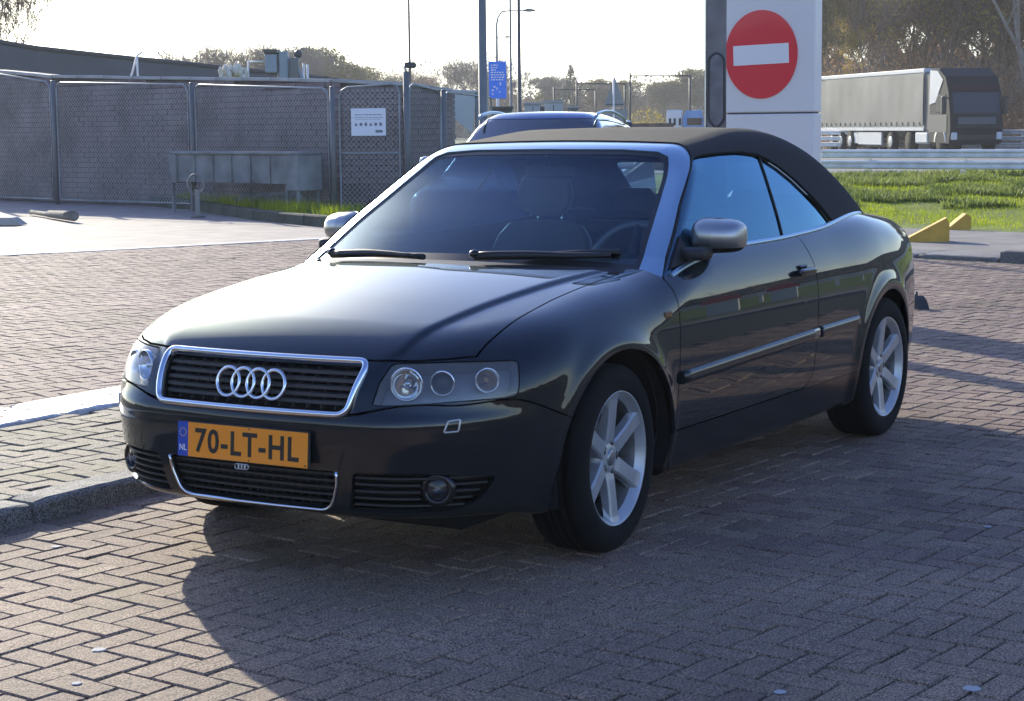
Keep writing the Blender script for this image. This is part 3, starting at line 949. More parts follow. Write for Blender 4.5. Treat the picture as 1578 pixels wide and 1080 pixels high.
link('bonnet', panel_mesh('bonnet', F_body, hoodV, hoodT, M_paint, both=True), car)
link('front_bumper', panel_mesh('front_bumper', F_body, bumpV, bumpT, M_paint, both=True, lip=.02), car)
link('cowl', panel_mesh('cowl', F_body, cowlV, cowlT, M_black, both=True, off=-.012), car)
link('boot_lid', panel_mesh('boot_lid', F_body, bootV, bootT, M_paint, both=True), car)
link('rear_bumper', panel_mesh('rear_bumper', F_body, rbV, rbT, M_paint, both=True), car)
M_tail = mat('tail_lamp_red', (.35, .02, .015), .15, coat=1)
for s_ in (1, -1):
    link('wing', panel_mesh('wing', F_body, frontV, frontT, M_paint, side=s_), car)
    link('door', panel_mesh('door', F_body, doorV, doorT, M_paint, side=s_), car)
    link('sill', panel_mesh('sill', F_body, sillV, sillT, M_blackg, side=s_), car)
    link('tail_light', panel_mesh('tail_light', F_body, tailV, tailT, M_tail, side=s_), car)
    link('rear_quarter', panel_mesh('rear_quarter', F_body, S.V, S.T, M_paint, side=s_), car)
doors = [o for o in car.children if o.name.startswith('door')]
wings = [o for o in car.children if o.name.startswith('wing')]

# --- helpers on the skin
def on_body(y, z, x0=1.2, d=(-1, 0, 0), F=F_body):
    p = np.array([x0, y, z], float); d = np.array(d, float)
    t = 0
    ts = np.linspace(0, 1.6, 800)
    v = F(p + d * ts[:, None]); k = np.where(v < 0)[0]
    if len(k) == 0: return None
    a, b = ts[k[0] - 1], ts[k[0]]
    for _ in range(30):
        m = (a + b) / 2
        if F(p + d * m) < 0: b = m
        else: a = m
    return p + d * a
def nrm(F, p): return grad(F, np.array(p, float))

def sweep(path, nors, prof, closed=False):
    """profile (u across, w outward) swept along a path lying on a surface"""
    mb = MB(); path = [Vector(p) for p in path]; N = len(path); rows = []
    for i in range(N):
        t = (path[(i + 1) % N] - path[i - 1]) if closed else (path[min(i + 1, N - 1)] - path[max(i - 1, 0)])
        t.normalize(); n = Vector(nors[i]); n = (n - t * n.dot(t)).normalized(); c = t.cross(n)
        rows.append([tuple(path[i] + c * u + n * w) for u, w in prof])
    P_ = len(prof); vs = [p for r in rows for p in r]; fs = []
    for i in range(N if closed else N - 1):
        for j in range(P_):
            j2 = (j + 1) % P_
            i2 = (i + 1) % N
            fs.append((i * P_ + j, i2 * P_ + j, i2 * P_ + j2, i * P_ + j2))
    mb.add(vs, fs, True)
    if not closed:
        mb.add([], [])
        mb.f.append(tuple(range(P_))); mb.sm.append(False); mb.mi.append(0)
        mb.f.append(tuple(range((N - 1) * P_, N * P_))[::-1]); mb.sm.append(False); mb.mi.append(0)
    return mb
def roundprof(w, h, base=-.004, n=8):
    return [(w / 2 * math.cos(math.pi * k / n), h * math.sin(math.pi * k / n) ** .7 if 0 < k < n else 0) for k in range(n + 1)] + [(-w / 2, base), (w / 2, base)]
def densify(poly, step, closed=True):
    out = []; n = len(poly)
    for i in range(n if closed else n - 1):
        a = np.array(poly[i], float); b = np.array(poly[(i + 1) % n], float)
        m = max(1, int(np.linalg.norm(b - a) / step))
        for k in range(m): out.append(tuple(a + (b - a) * k / m))
    if not closed: out.append(tuple(poly[-1]))
    return out

# --- radiator grille
pts = densify(grille_r, .02)
pp = [on_body(y, z) for y, z in pts]; nn = [nrm(F_body, p) for p in pp]
grille = empty('grille', (0, 0, 0)); grille.parent = car
sweep(pp, nn, roundprof(.024, .020), True).build('chrome_frame', M_chrome, grille)
def band(y0, y1, z, dz, off, thick, n=24, taper=0):
    """horizontal bar following the nose"""
    rows = []
    for k in range(n + 1):
        y = y0 + (y1 - y0) * k / n
        p = on_body(y, z)
        x = p[0] + off
        rows.append([(x, y, z - dz), (x, y, z + dz), (x - thick, y, z + dz), (x - thick, y, z - dz), (x, y, z - dz)])
    return MB().grid(rows, False)
def gw(z): return .366 + (.393 - .366) * (z - .556) / (.692 - .556) - .004
for z in (.580, .602, .624, .646, .668):
    band(-gw(z), gw(z), z, .0055, -.016, .03).build('slat', M_grille, grille)
mb = MB()
for k in range(-7, 8):
    y = k * .052 + .0
    zt, zb_ = .688, .560
    p1, p2 = on_body(y, zb_), on_body(y, zt)
    mb.add([(p1[0] - .026, y - .002, zb_), (p1[0] - .026, y + .002, zb_), (p2[0] - .026, y + .002, zt), (p2[0] - .026, y - .002, zt),
            (p1[0] - .045, y - .002, zb_), (p1[0] - .045, y + .002, zb_), (p2[0] - .045, y + .002, zt), (p2[0] - .045, y - .002, zt)],
           [(0, 1, 2, 3), (1, 5, 6, 2), (4, 0, 3, 7)])
mb.build('grille_rib', M_grille, grille, kind='stuff')
emb = empty('ring_emblem'); emb.parent = car
pe = on_body(0, .626)
for k in range(4):
    y = (k - 1.5) * .0605
    pr_ = on_body(y, .626)
    rows = []
    tilt = .26
    path = []
    for a in range(40):
        w = 2 * math.pi * a / 40
        path.append((pr_[0] + .004 - math.sin(w) * .0445 * tilt * 1.0 - .10 * (math.cos(w) * .0445) * (1 if y > 0 else -1) * 0, y + math.cos(w) * .0445, .626 + math.sin(w) * .0445))
    MB().tube(path, .0062, 8, closed=True).build('emblem_ring', M_chrome, emb)

# --- lower grilles with bright trim
lowg = empty('lower_grille'); lowg.parent = car
lp = rounded([(.334, .372), (.334, .335), (.300, .243), (-.300, .243), (-.334, .335), (-.334, .372)], [0, .02, .045, .045, .02, 0], 8)
lp = densify(lp, .02, False)
pp = [on_body(y, z) for y, z in lp]; nn = [nrm(F_body, p) for p in pp]
sweep(pp, nn, roundprof(.010, .008)).build('chrome_strip', M_chrome, lowg)
for z in (.268, .291, .314, .337, .358):
    w = .296 + (z - .243) * .40 if z < .33 else .332
    band(-w, w, z, .0035, -.018, .03).build('slat', M_grille2, lowg)
mb = MB()
for k in range(-9, 10):
    y = k * .034
    p1 = on_body(y, .25); p2 = on_body(y, .365)
    mb.add([(p1[0] - .03, y - .0015, .25), (p1[0] - .03, y + .0015, .25), (p2[0] - .03, y + .0015, .365), (p2[0] - .03, y - .0015, .365)], [(0, 1, 2, 3)])
mb.build('grille_rib', M_grille, lowg, kind='stuff')
A2 = .70711
def diag_pt(a, z, off=0.0):
    """point on the body seen along the 45 degree view"""
    # a = (-x + y)/sqrt2 ; ray origin far along (1,1)
    o = np.array([-a * A2 + 1.2, a * A2 + 1.2, z]); p = on_body(o[1], z, o[0], (-A2, -A2, 0))
    if off: p = p + nrm(F_body, p) * off
    return p
for s_ in (1, -1):
    ig = empty('side_intake'); ig.parent = car
    for z in (.268, .290, .312, .334, .355):
        a1 = .10 - abs(z - .352) * 1.1 if z < .35 else .10
        if z < .28: a1 = .005
        segs = [(-.328, -.135), (-.03, a1)] if .28 < z < .345 else [(-.328, a1)]
        for (a0, a1_) in segs:
            if a1_ - a0 < .03: continue
            rows = []
            for k in range(9):
                a = a0 + (a1_ - a0) * k / 8
                p = diag_pt(a, z); n = nrm(F_body, p); n[2] = 0; n /= np.linalg.norm(n)
                q = p - n * .010; r = p - n * .04
                f = lambda P_, zz: (P_[0], P_[1] * s_, zz)
                rows.append([f(q, z - .003), f(q, z + .003), f(r, z + .003), f(r, z - .003), f(q, z - .003)])
            MB().grid(rows, False).build('slat', M_grille2, ig)
    # fog lamp
    fl = empty('fog_lamp'); fl.parent = car
    c = diag_pt(-.082, .316, -.012); n = nrm(F_body, c)
    fwd = np.array([.93, .36, 0]); fwd /= np.linalg.norm(fwd)
    M = Matrix.Translation((c[0], c[1] * s_, c[2])) @ Vector((fwd[0], fwd[1] * s_, 0)).to_track_quat('Y', 'Z').to_matrix().to_4x4()
    MB().lathe([(.056, -.02), (.054, .002), (.040, .006), (.034, .002), (.032, -.02)], 32, M).build('bezel', M_blackg, fl)
    MB().lathe([(.0, -.03), (.016, -.026), (.027, -.012), (.032, .0)], 32, M).build('reflector', mat('fog_reflector', (.12, .12, .13), .25, .9), fl)
    MB().lathe([(.0, .006), (.016, .0045), (.032, -.001)], 32, M).build('lens', M_lensf, fl)

# --- headlamps
for s_ in (1, -1):
    hl = empty('headlight'); hl.parent = car
    M_house = mat('lamp_housing', (.20, .205, .21), .42, .4)
    link('housing', panel_mesh('housing', F_body, lampV, lampT, M_house, side=s_, off=-.058, lip=0), hl)
    # side walls of the housing
    pts = densify(lamp_poly, .02)
    rows = []
    for a, z in pts + pts[:1]:
        p = diag_pt(a, z); n = nrm(F_body, p)
        q0 = p - n * .003; q1 = p - n * .060
        rows.append([(q0[0], q0[1] * s_, q0[2]), (q1[0], q1[1] * s_, q1[2])])
    MB().grid(rows).build('lamp_wall', M_house, hl)
    link('lens', panel_mesh('lens', F_body, lampV, lampT, M_lens, side=s_, off=-.001, lip=.004), hl)
    for (a, z, r, dep, kind_) in ((-.168, .652, .050, .038, 0), (-.058, .653, .037, .034, 1), (.088, .655, .037, .030, 2)):
        c = diag_pt(a, z, -.018 if kind_ < 2 else -.02)
        fwd = Vector((.93, .37 * s_, 0)) if kind_ < 2 else Vector((.75, .66 * s_, 0))
        M = Matrix.Translation((c[0], c[1] * s_, c[2])) @ fwd.to_track_quat('Y', 'Z').to_matrix().to_4x4()
        MB().lathe([(r + .001, -.012), (r + .003, .0), (r, .004), (r - .003, .0), (r - .004, -.01)], 36, M).build('lamp_ring', M_chrome, hl)
        MB().lathe([(.006, -dep), (r * .5, -dep * .82), (r * .85, -dep * .45), (r - .003, -.006)], 36, M).build('reflector', M_chrome, hl)
        if kind_ == 0:
            MB().lathe([(0, -.004), (.011, -.006), (.012, -.03)], 20, M).build('bulb_cap', M_chrome, hl)
        if kind_ == 1:
            MB().lathe([(0, .004), (.012, .002), (.022, -.006), (.027, -.018)], 28, M).build('projector_lens', M_blackg, hl)
        if kind_ == 2:
            MB().lathe([(0, -.006), (.007, -.009), (.009, -.025)], 16, M).build('bulb', mat('amber_bulb', (.6, .3, .08), .25), hl)
    # washer cover on the bumper
    wp = []
    for a, z in ((-.047 - .022, .498), (-.055 - .0, .536), (-.004, .541), (.0, .500)):
        wp.append((a, z))
    wq = densify(rounded([(-.066, .500), (-.052, .534), (-.013, .538), (-.020, .502)], .006), .01)
    pp = [diag_pt(a, z) for a, z in wq]; nn = [nrm(F_body, p) for p in pp]
    if s_ < 0: pp = [p * [1, -1, 1] for p in pp][::-1]; nn = [n * [1, -1, 1] for n in nn][::-1]
    sweep(pp, nn, roundprof(.007, .003), True).build('washer_cover_edge', M_alub, car)

# --- licence plate
M_yel = mat('plate_yellow', (.97, .30, .008), .45, coat=.2)
M_ink = mat('plate_ink', (.012, .010, .010), .4)
M_eu = mat('plate_blue', (.01, .06, .40), .4)
M_white = mat('plate_white', (.8, .8, .8), .4)
M_gold = mat('plate_gold', (.8, .6, .05), .4)
def text_mesh(txt, size, align='CENTER', ext=0.0, bold=0.0, sx=1.0, space=1.0):
    c = bpy.data.curves.new('txt', 'FONT'); c.body = txt; c.size = size; c.align_x = align; c.align_y = 'CENTER'
    c.extrude = ext; c.offset = bold; c.space_character = space; c.resolution_u = 3
    o = bpy.data.objects.new('txt', c); COL.objects.link(o)
    dg = bpy.context.evaluated_depsgraph_get()
    me = bpy.data.meshes.new_from_object(o.evaluated_get(dg))
    bpy.data.objects.remove(o, do_unlink=True); bpy.data.curves.remove(c)
    for v in me.vertices: v.co.x *= sx
    return me
def put_text(name, me, m, parent, M):
    me.materials.clear(); me.materials.append(m); me.transform(M)
    return link(name, me, parent)
plate = empty('licence_plate'); plate.parent = car
px = on_body(0, .44)[0] + .018
tl = R(4)
PM = Matrix.Translation((px, 0, .4375)) @ Matrix.Rotation(-tl, 4, 'Y') @ Matrix(((0, 0, 1, 0), (1, 0, 0, 0), (0, 1, 0, 0), (0, 0, 0, 1)))
MB().box(-.264, .264, -.0585, .0585, -.014, -.002, PM, .004).build('plate_holder', M_black, plate)
MB().box(-.2175, .2600, -.055, .055, -.0015, .0012, PM).build('plate_face', M_yel, plate)
MB().box(-.2600, -.2178, -.055, .055, -.0015, .0012, PM).build('country_band', M_eu, plate)
me = text_mesh('70-LT-HL', .106, bold=.0022, sx=.66, ext=.0006, space=1.12)
xs = [v.co.x for v in me.vertices]; w_ = max(xs) - min(xs); cx_ = (max(xs) + min(xs)) / 2
ys = [v.co.y for v in me.vertices]; h_ = max(ys) - min(ys); cy_ = (max(ys) + min(ys)) / 2
for v in me.vertices: v.co.x = (v.co.x - cx_) * .415 / w_ + .020; v.co.y = (v.co.y - cy_) * .079 / h_
put_text('plate_number', me, M_ink, plate, PM @ Matrix.Translation((0, 0, .0018)))
me = text_mesh('NL', .028, sx=.85, bold=.0005); put_text('country_code', me, M_white, plate, PM @ Matrix.Translation((-.2385, -.028, .0016)))
me = text_mesh('1', .020, sx=.85); put_text('plate_mark', me, M_ink, plate, PM @ Matrix.Translation((-.096, .028, .0018)))
mb = MB()
for k in range(12):
    w = k * math.pi / 6; cx_, cy_ = -.2385 + .013 * math.cos(w), .022 + .013 * math.sin(w)
    st = [(cx_ + (.0028 if j % 2 == 0 else .0012) * math.sin(j * math.pi / 5), cy_ + (.0028 if j % 2 == 0 else .0012) * math.cos(j * math.pi / 5)) for j in range(10)]
    mb.add([tuple(PM @ Vector((a, b, .0016))) for a, b in st], [tuple(range(10))[::-1]])
mb.build('star_ring', M_gold, plate)
for (x_, y_) in ((.252, -.048), (.03, .05), (.03, -.05)):
    MB().sphere((x_, y_, .001), .003, 8, 4, M=PM).build('plate_rivet', M_ink, plate)
# little dealer emblem under the plate
de = empty('dealer_emblem'); de.parent = car
PE = Matrix.Translation((px - .004, 0.0, .366)) @ Matrix.Rotation(-tl, 4, 'Y') @ Matrix(((0, 0, 1, 0), (1, 0, 0, 0), (0, 1, 0, 0), (0, 0, 0, 1)))
for k in range(4):
    path = [tuple(PE @ Vector(((k - 1.5) * .0125 + .0085 * math.cos(w * math.pi / 8), .0085 * math.sin(w * math.pi / 8), .006))) for w in range(16)]
    MB().tube(path, .0016, 5, closed=True).build('emblem_ring', M_chrome, de)

# --- upper part
tV, tT = capsule_mesh(F_top, -1.2, -2.3, .92, 150, 80, 130, 80, phi0=-4)
U = Skin(F_top, tV, tT)
ws_h = [(0, 1.330), (.337, 1.3275), (.485, 1.318), (.535, 1.300), (.553, 1.275), (.581, 1.225), (.655, 1.060), (.712, .912), (.72, .86)]
ws_poly = half(ws_h)
g = sdf_poly(view2(U.V, 'front'), ws_poly); g = np.where(U.V[:, 0] > -1.6, g, .3)
wsT = U.take(g, .0); wsV = U.V
XL = hermite([.80, .91, 1.118, 1.292, 1.33, 1.365, 1.45], [-.36, -.511, -.817, -1.103, -1.160, -1.215, -1.30])
g = XL(U.V[:, 2]) - U.V[:, 0]
frT = U.take(g, .0015); frV = U.V
win = [(-1.135, 1.296), (-1.218, 1.303), (-1.40, 1.309), (-1.553, 1.309), (-1.70, 1.297), (-1.78, 1.277), (-1.868, 1.240), (-1.96, 1.188), (-2.05, 1.125), (-2.13, 1.065), (-2.19, 1.010), (-2.22, .96), (-1.6, .80), (-.4, .80), (-.49, .895), (-.517, .91), (-.825, 1.118), (-1.09, 1.279)]
g = sdf_poly(view2(U.V, 'side'), win); g = np.where(U.V[:, 1] > .4, g, .3)
wnT = U.take(g, .0); wnV = U.V
rw = rounded([(0 - .46, 1.25), (.46, 1.25), (.50, 1.08), (-.50, 1.08)], .04)
g = sdf_poly(view2(U.V, 'front'), rw); g = np.where(U.V[:, 0] < -2.2, g, .3)
rwT = U.take(g, .0); rwV = U.V
g = .93 - U.V[:, 2]
g = np.where(U.V[:, 0] < -1.9, g, -.2) * 1.0
_, keepT, _, _ = cut(U.V, U.T, np.where(U.V[:, 2] > .97, -.1, .1 + 0 * g))
roof = link('fabric_roof', panel_mesh('fabric_roof', F_top, U.V, U.T, M_fabric, both=True, lip=.012, off=.010), car)
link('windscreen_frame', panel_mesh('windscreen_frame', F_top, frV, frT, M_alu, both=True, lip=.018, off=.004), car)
M_seal = mat('window_seal', (.012, .012, .013), .45)
ws = empty('windscreen'); ws.parent = car
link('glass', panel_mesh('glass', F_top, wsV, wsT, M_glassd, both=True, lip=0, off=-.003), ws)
# black ceramic border of the screen
g = np.maximum(sdf_poly(view2(wsV, 'front'), ws_poly) + .016, .962 - .07 * wsV[:, 1] ** 2 - wsV[:, 2])
Vc, _, bT_, _ = cut(wsV, wsT, g)
link('black_border', panel_mesh('black_border', F_top, Vc, bT_, M_seal, both=True, lip=0, off=-.0015), ws)
splitx = hermite([.80, .988, 1.161, 1.285, 1.35], [-1.535, -1.607, -1.672, -1.728, -1.755])
g = splitx(wnV[:, 2]) - wnV[:, 0]
Vs, frontw, rearw, _ = cut(wnV, wnT, g)
for s_ in (1, -1):
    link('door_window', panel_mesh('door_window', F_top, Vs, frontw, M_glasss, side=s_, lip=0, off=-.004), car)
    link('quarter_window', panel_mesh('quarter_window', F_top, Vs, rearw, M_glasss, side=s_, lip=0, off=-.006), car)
    # seal between the two side windows
    pp = []; nn = []
    for z in np.linspace(.96, 1.29, 14):
        p = on_body(1.4, z, splitx(z), (0, -1, 0), F_top); pp.append(p); nn.append(nrm(F_top, p))
    if s_ < 0: pp = [p * [1, -1, 1] for p in pp][::-1]; nn = [n * [1, -1, 1] for n in nn][::-1]
    sweep(pp, nn, roundprof(.011, .003)).build('window_seal', M_seal, car)
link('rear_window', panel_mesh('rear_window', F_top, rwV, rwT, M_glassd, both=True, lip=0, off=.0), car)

# bright strip along the waist and round the rear edge of the roof
def belt_pt(x):
    y, z = .78, 1.0
    for _ in range(30):
        p = np.array([x, y, z])
        e = 1e-4
        f1, f2 = F_body(p), F_top(p) - .006
        a = (F_body(p + [0, e, 0]) - f1) / e; b = (F_body(p + [0, 0, e]) - f1) / e
        c = (F_top(p + [0, e, 0]) - .006 - f2) / e; d = (F_top(p + [0, 0, e]) - .006 - f2) / e
        dt = a * d - b * c
        if abs(dt) < 1e-9: break
        dy = (-f1 * d + f2 * b) / dt; dz = (-a * f2 + c * f1) / dt
        y += float(np.clip(dy, -.05, .05)); z += float(np.clip(dz, -.05, .05))
    return np.array([x, y, z])
bp_ = [belt_pt(x) for x in np.linspace(-.52, -2.74, 60)]
for s_ in (1, -1):
    pp = [p * [1, s_, 1] for p in bp_]; nn = [np.array([0, .75 * s_, .66]) for p in bp_]
    if s_ < 0: pp = pp[::-1]; nn = nn[::-1]
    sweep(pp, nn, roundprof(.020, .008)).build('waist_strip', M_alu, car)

def superq(c, r, e=.55, n=28, m=18):
    rows = []
    sg = lambda v, p: math.copysign(abs(v) ** p, v)
    for i in range(m + 1):
        t = -math.pi / 2 + math.pi * i / m
        rows.append([(c[0] + r[0] * sg(math.cos(t), e) * sg(math.cos(2 * math.pi * j / n), e), c[1] + r[1] * sg(math.cos(t), e) * sg(math.sin(2 * math.pi * j / n), e), c[2] + r[2] * sg(math.sin(t), e)) for j in range(n + 1)])
    return rows
# --- side rubbing strips, handles, repeaters
def side_pt(x, z):
    return on_body(1.4, z, x, (0, -1, 0))
for s_ in (1, -1):
    for (x0, x1, z0, z1) in ((-.462, -1.752, .533, .565), (-1.775, -2.222, .566, .572)):
        pp = [side_pt(x0 + (x1 - x0) * k / 20, z0 + (z1 - z0) * k / 20) for k in range(21)]; nn = [nrm(F_body, p) for p in pp]
        if s_ < 0: pp = [p * [1, -1, 1] for p in pp][::-1]; nn = [n * [1, -1, 1] for n in nn][::-1]
        h = .044
        prof = [(h / 2, -.003), (h / 2, .010), (h * .3, .015), (-h * .3, .015), (-h / 2, .008), (-h / 2, -.003)]
        sweep(pp, nn, prof).build('rubbing_strip', M_paint, doors[0 if s_ > 0 else 1] if x1 == -1.752 else car)
    dh = empty('door_handle'); dh.parent = car
    zc = .826
    c = side_pt(-1.625, zc); n = nrm(F_body, c)
    # recessed cup and grip
    B = Matrix.Translation((c[0], c[1] * s_, c[2])) @ Matrix.Rotation(R(-13) * s_, 4, 'X') @ Matrix.Diagonal((1, s_, 1, 1))
    MB().box(-.040, .040, -.012, .0006, -.030, .030, B, .010).build('cup', M_blackg, dh)
    gp = []
    for k in range(13):
        t = k / 12; gp.append(tuple(B @ Vector((-.088 + .176 * t, .012 + .022 * math.sin(math.pi * t) ** .6, .006))))
    rr = [.010] + [.013] * 11 + [.010]
    rows = [[tuple(B @ Vector(p)) for p in r] for r in superq((0, .020, .006), (.090, .013, .015), .6, 24, 12)]
    MB().grid(rows, True, flip=(s_ < 0)).build('grip', M_paint, dh)
    rp = side_pt(-.372, .766)
    RM = Matrix.Translation((rp[0], rp[1] * s_, rp[2])) @ Matrix.Diagonal((1, s_, 1, 1))
    MB().box(-.026, .026, -.006, .007, -.012, .012, RM, .006).build('side_repeater', mat('repeater_lens', (.25, .11, .04), .15, coat=1), wings[0 if s_ > 0 else 1])

# --- mirrors
for s_ in (1, -1):
    mr = empty('wing_mirror'); mr.parent = car
    def shape(rows):
        out = []
        for r in rows:
            q = []
            for (x, y, z) in r:
                # outer end lower and swept back, front face rounded
                t = (y + .098) / .196
                z2 = z * (1 - .16 * t) - .004 * t
                x2 = x - .035 * t * t - .03
                if x > 0: x2 -= .55 * z * z / .07
                q.append((-.795 + x2, (.848 + y) * s_, 1.008 + z2 + .01))
            out.append(q)
        return out
    rows = shape(superq((0, 0, 0), (.072, .092, .070), .55))
    up = [r for r in rows]
    k = 7
    MB().grid(rows[k - 1:], True, flip=(s_ > 0)).build('mirror_cap', M_alub, mr)
    MB().grid([[(x, y, z) for x, y, z in r] for r in rows[:k]], True, flip=(s_ > 0)).build('mirror_base', M_black, mr)
    MB().box(-.802 - .104, -.802 - .098, (.848 - .075) * s_, (.848 + .065) * s_, .965, 1.055).build('mirror_glass', M_chrome, mr)
    arm = [(-.66, .785 * s_, .948), (-.72, .81 * s_, .952), (-.785, .85 * s_, .960)]
    MB().grid(superq((-.715, .812 * s_, .957), (.062, .052, .024), .5, 20, 10), True).build('mirror_arm', M_black, mr)
    tri = [(-.545, .915), (-.700, 1.018), (-.725, .935)]
    pp = [on_body(1.4, z, x, (0, -1, 0), F_top) for x, z in tri]
    o = [(p[0], (p[1] + .008) * s_, p[2]) for p in pp]; i_ = [(p[0], (p[1] - .01) * s_, p[2]) for p in pp]
    MB().add(o + i_, [(0, 1, 2), (5, 4, 3), (0, 3, 4, 1), (1, 4, 5, 2), (2, 5, 3, 0)]).build('mirror_foot', M_black, mr)

# --- wipers
for (y0, xa, y1, xb, w_) in ((.16, -.235, .60, -.455, 1.0), (-.52, -.30, -.06, -.185, 1.0)):
    wp = empty('wiper'); wp.parent = car
    def wz(x, y, up):
        p = on_body(y, 1.3, x, (0, 0, -1), lambda q: np.minimum(F_top(q), F_body(q)))
        return p[2] + up
    pa = []
    for k in range(9):
        t = k / 8; x = xa + (xb - xa) * t; y = y0 + (y1 - y0) * t
        pa.append((x, y, wz(x, y, .022 - .008 * abs(t - .5))))
    MB().tube(pa, [.017, .017, .016, .016, .014, .013, .012, .010, .008], 8).build('wiper_arm', M_black, wp)
    pb = []
    for k in range(11):
        t = k / 10; x = xa - .02 + (xb - xa) * t * 1.04; y = y0 + (y1 - y0) * t * 1.04
        pb.append((x - .01, y, wz(x - .01, y, .012)))
    MB().tube(pb, .011, 6).build('wiper_blade', M_black, wp)
    MB().sphere((xa, y0, wz(xa, y0, .026)), (.020, .020, .016), 12, 8).build('wiper_pivot', M_blackg, wp)

# --- wheels
RR, RT = .215, .317
def make_wheel(parent, x, side, steer):
    w = empty('wheel', (x, .762 * side, .317), (0 if side > 0 else math.pi) + R(steer)); w.parent = parent
    # local frame: +y outwards
    yo = .092        # rim face
    prof = [(.212, -.100), (.225, -.104), (.262, -.109), (.292, -.103), (.308, -.092), (.3165, -.076)]
    for g0 in (-.045, -.015, .015, .045):
        prof += [(.3175, g0 - .005), (.3100, g0 - .004), (.3100, g0 + .004), (.3175, g0 + .005)]
    prof += [(.3165, .076), (.308, .092), (.299, .0995), (.292, .103), (.268, .1085), (.262, .1085), (.245, .1075), (.234, .1045), (.2285, .100), (.2275, .088), (.212, .05)]
    MB().lathe(prof, 72).build('tyre', M_tyre, w)
    rim = [(.212, -.09), (.200, -.088), (.197, -.02), (.194, .03), (.202, .070), (.210, .082), (.2185, .0935), (.2235, .1000), (.2268, .1015), (.2275, .097), (.2275, .08)]
    MB().lathe(rim[4:], 72).build('rim', M_rim, w)
    MB().lathe(rim[:5], 72).build('rim_barrel', mat('rim_barrel', (.20, .195, .19), .5, .5, noise=(25, .35)), w)
    sp = MB()
    for k in range(6):
        a = math.pi / 2 + k * math.pi / 3
        # stations along the spoke: radius, half width top, half width base, y top, depth
        st = [(.040, .027, .032, .067, .035), (.075, .0245, .031, .0745, .035), (.120, .0235, .030, .0800, .034), (.165, .0240, .031, .084, .030), (.198, .0255, .037, .087, .026), (.2190, .0280, .040, .0925, .015)]
        rows = []
        for (r, hw, hb, yt, dp) in st:
            c = [(-hb, yt - dp), (-hw - .004, yt - .006), (-hw + .002, yt), (hw - .002, yt), (hw + .004, yt - .006), (hb, yt - dp)]
            rows.append([(r * math.cos(a) - u * math.sin(a), yy, r * math.sin(a) + u * math.cos(a)) for u, yy in c])
        s1 = MB().grid(rows, False, flip=True)
        s1.build('spoke', M_rim, w)
    MB().lathe([(0, .0695), (.026, .0695), (.030, .072), (.034, .0715), (.055, .068), (.072, .060), (.078, .03)][::-1], 40).build('hub', M_rim, w)
    MB().lathe([(0, .0775), (.020, .077), (.0275, .0745), (.029, .069)][::-1], 30).build('hub_cap', mat('hub_cap', (.33, .34, .36), .3, .8), w)
    for k in range(5):
        a = math.pi / 2 + k * 2 * math.pi / 5 + .3
        M = Matrix.Translation((.052 * math.cos(a), 0, .052 * math.sin(a)))
        MB().lathe([(.0, .0702), (.0145, .0698), (.015, .066)][::-1], 18, M).build('bolt_shade', M_black, w)  # black disc proud of the hub, painted shade of the bolt hole
        MB().lathe([(.0, .0735), (.006, .073), (.0075, .069)][::-1], 6, M).build('wheel_bolt', M_disc, w)
    MB().lathe([(.05, .018), (.142, .018), (.144, .006), (.144, -.004), (.05, -.004)][::-1], 48).build('brake_disc', M_disc, w)
    MB().lathe([(.10, .035), (.150, .035), (.152, -.02), (.10, -.02), (.10, .035)][::-1], 16, ang=(R(150), R(215))).build('brake_caliper', M_black, w)
    MB().lathe([(0, -.07), (.19, -.07), (.196, -.02)][::-1], 40).build('wheel_back', M_dark, w)
    return w
for wx in (0, -2.654):
    for s_ in (1, -1):
        make_wheel(car, wx, s_, 3.0 if wx == 0 else 0)
# wheel wells
for (ax, az, rx, rz) in ARCH:
    for s_ in (1, -1):
        rows = []
        for k in range(33):
            a = R(-13) + R(206) * k / 32
            rows.append([(ax + (rx + .004) * math.cos(a), y * s_, az + (rz + .004) * math.sin(a)) for y in ((.852 if ax > -1 else .825), .78, .50)] + [(ax, .50 * s_, az)])
        MB().grid(rows, True, flip=(s_ > 0)).build('wheel_arch_liner', M_dark, car)
# floor pan, hung low to block light and deepen the shade underneath
MB().box(-3.35, .55, -.60, .60, .145, .24, None, .03).build('floor_pan', M_dark, car)

# --- interior
MB().box(-2.5, -.35, -.70, .70, .30, .34).build('cabin_floor', M_interior, car)
dash = []
for k in range(21):
    y = -.70 + 1.4 * k / 20
    xf_ = -.30 - .42 * y * y
    dash.append([(xf_, y, .915), (xf_ - .25, y, .945 - .02 * abs(y)), (xf_ - .40, y, .925 - .02 * abs(y)), (xf_ - .46, y, .86), (xf_ - .44, y, .60)])
MB().grid(dash, True).build('dashboard', M_interior, car)
mb = MB()
c = Vector((-1.06, .37, .865)); ax_ = Vector((1, 0, .42)).normalized(); q = ax_.to_track_quat('Z', 'Y').to_matrix().to_4x4()
path = [tuple(Matrix.Translation(c) @ q @ Vector((.185 * math.cos(a * math.pi / 18), .185 * math.sin(a * math.pi / 18), 0))) for a in range(36)]
sw = empty('steering_wheel'); sw.parent = car
MB().tube(path, .015, 8, closed=True).build('wheel_rim', M_leather, sw)
mb = MB()
for a in (0, 120, 240):
    mb.tube([tuple(c), tuple(Matrix.Translation(c) @ q @ Vector((.18 * math.cos(R(a + 90)), .18 * math.sin(R(a + 90)), 0)))], [.03, .014], 8)
mb.sphere(tuple(c), (.05, .07, .06), 12, 8); mb.build('wheel_spokes', M_interior, sw)
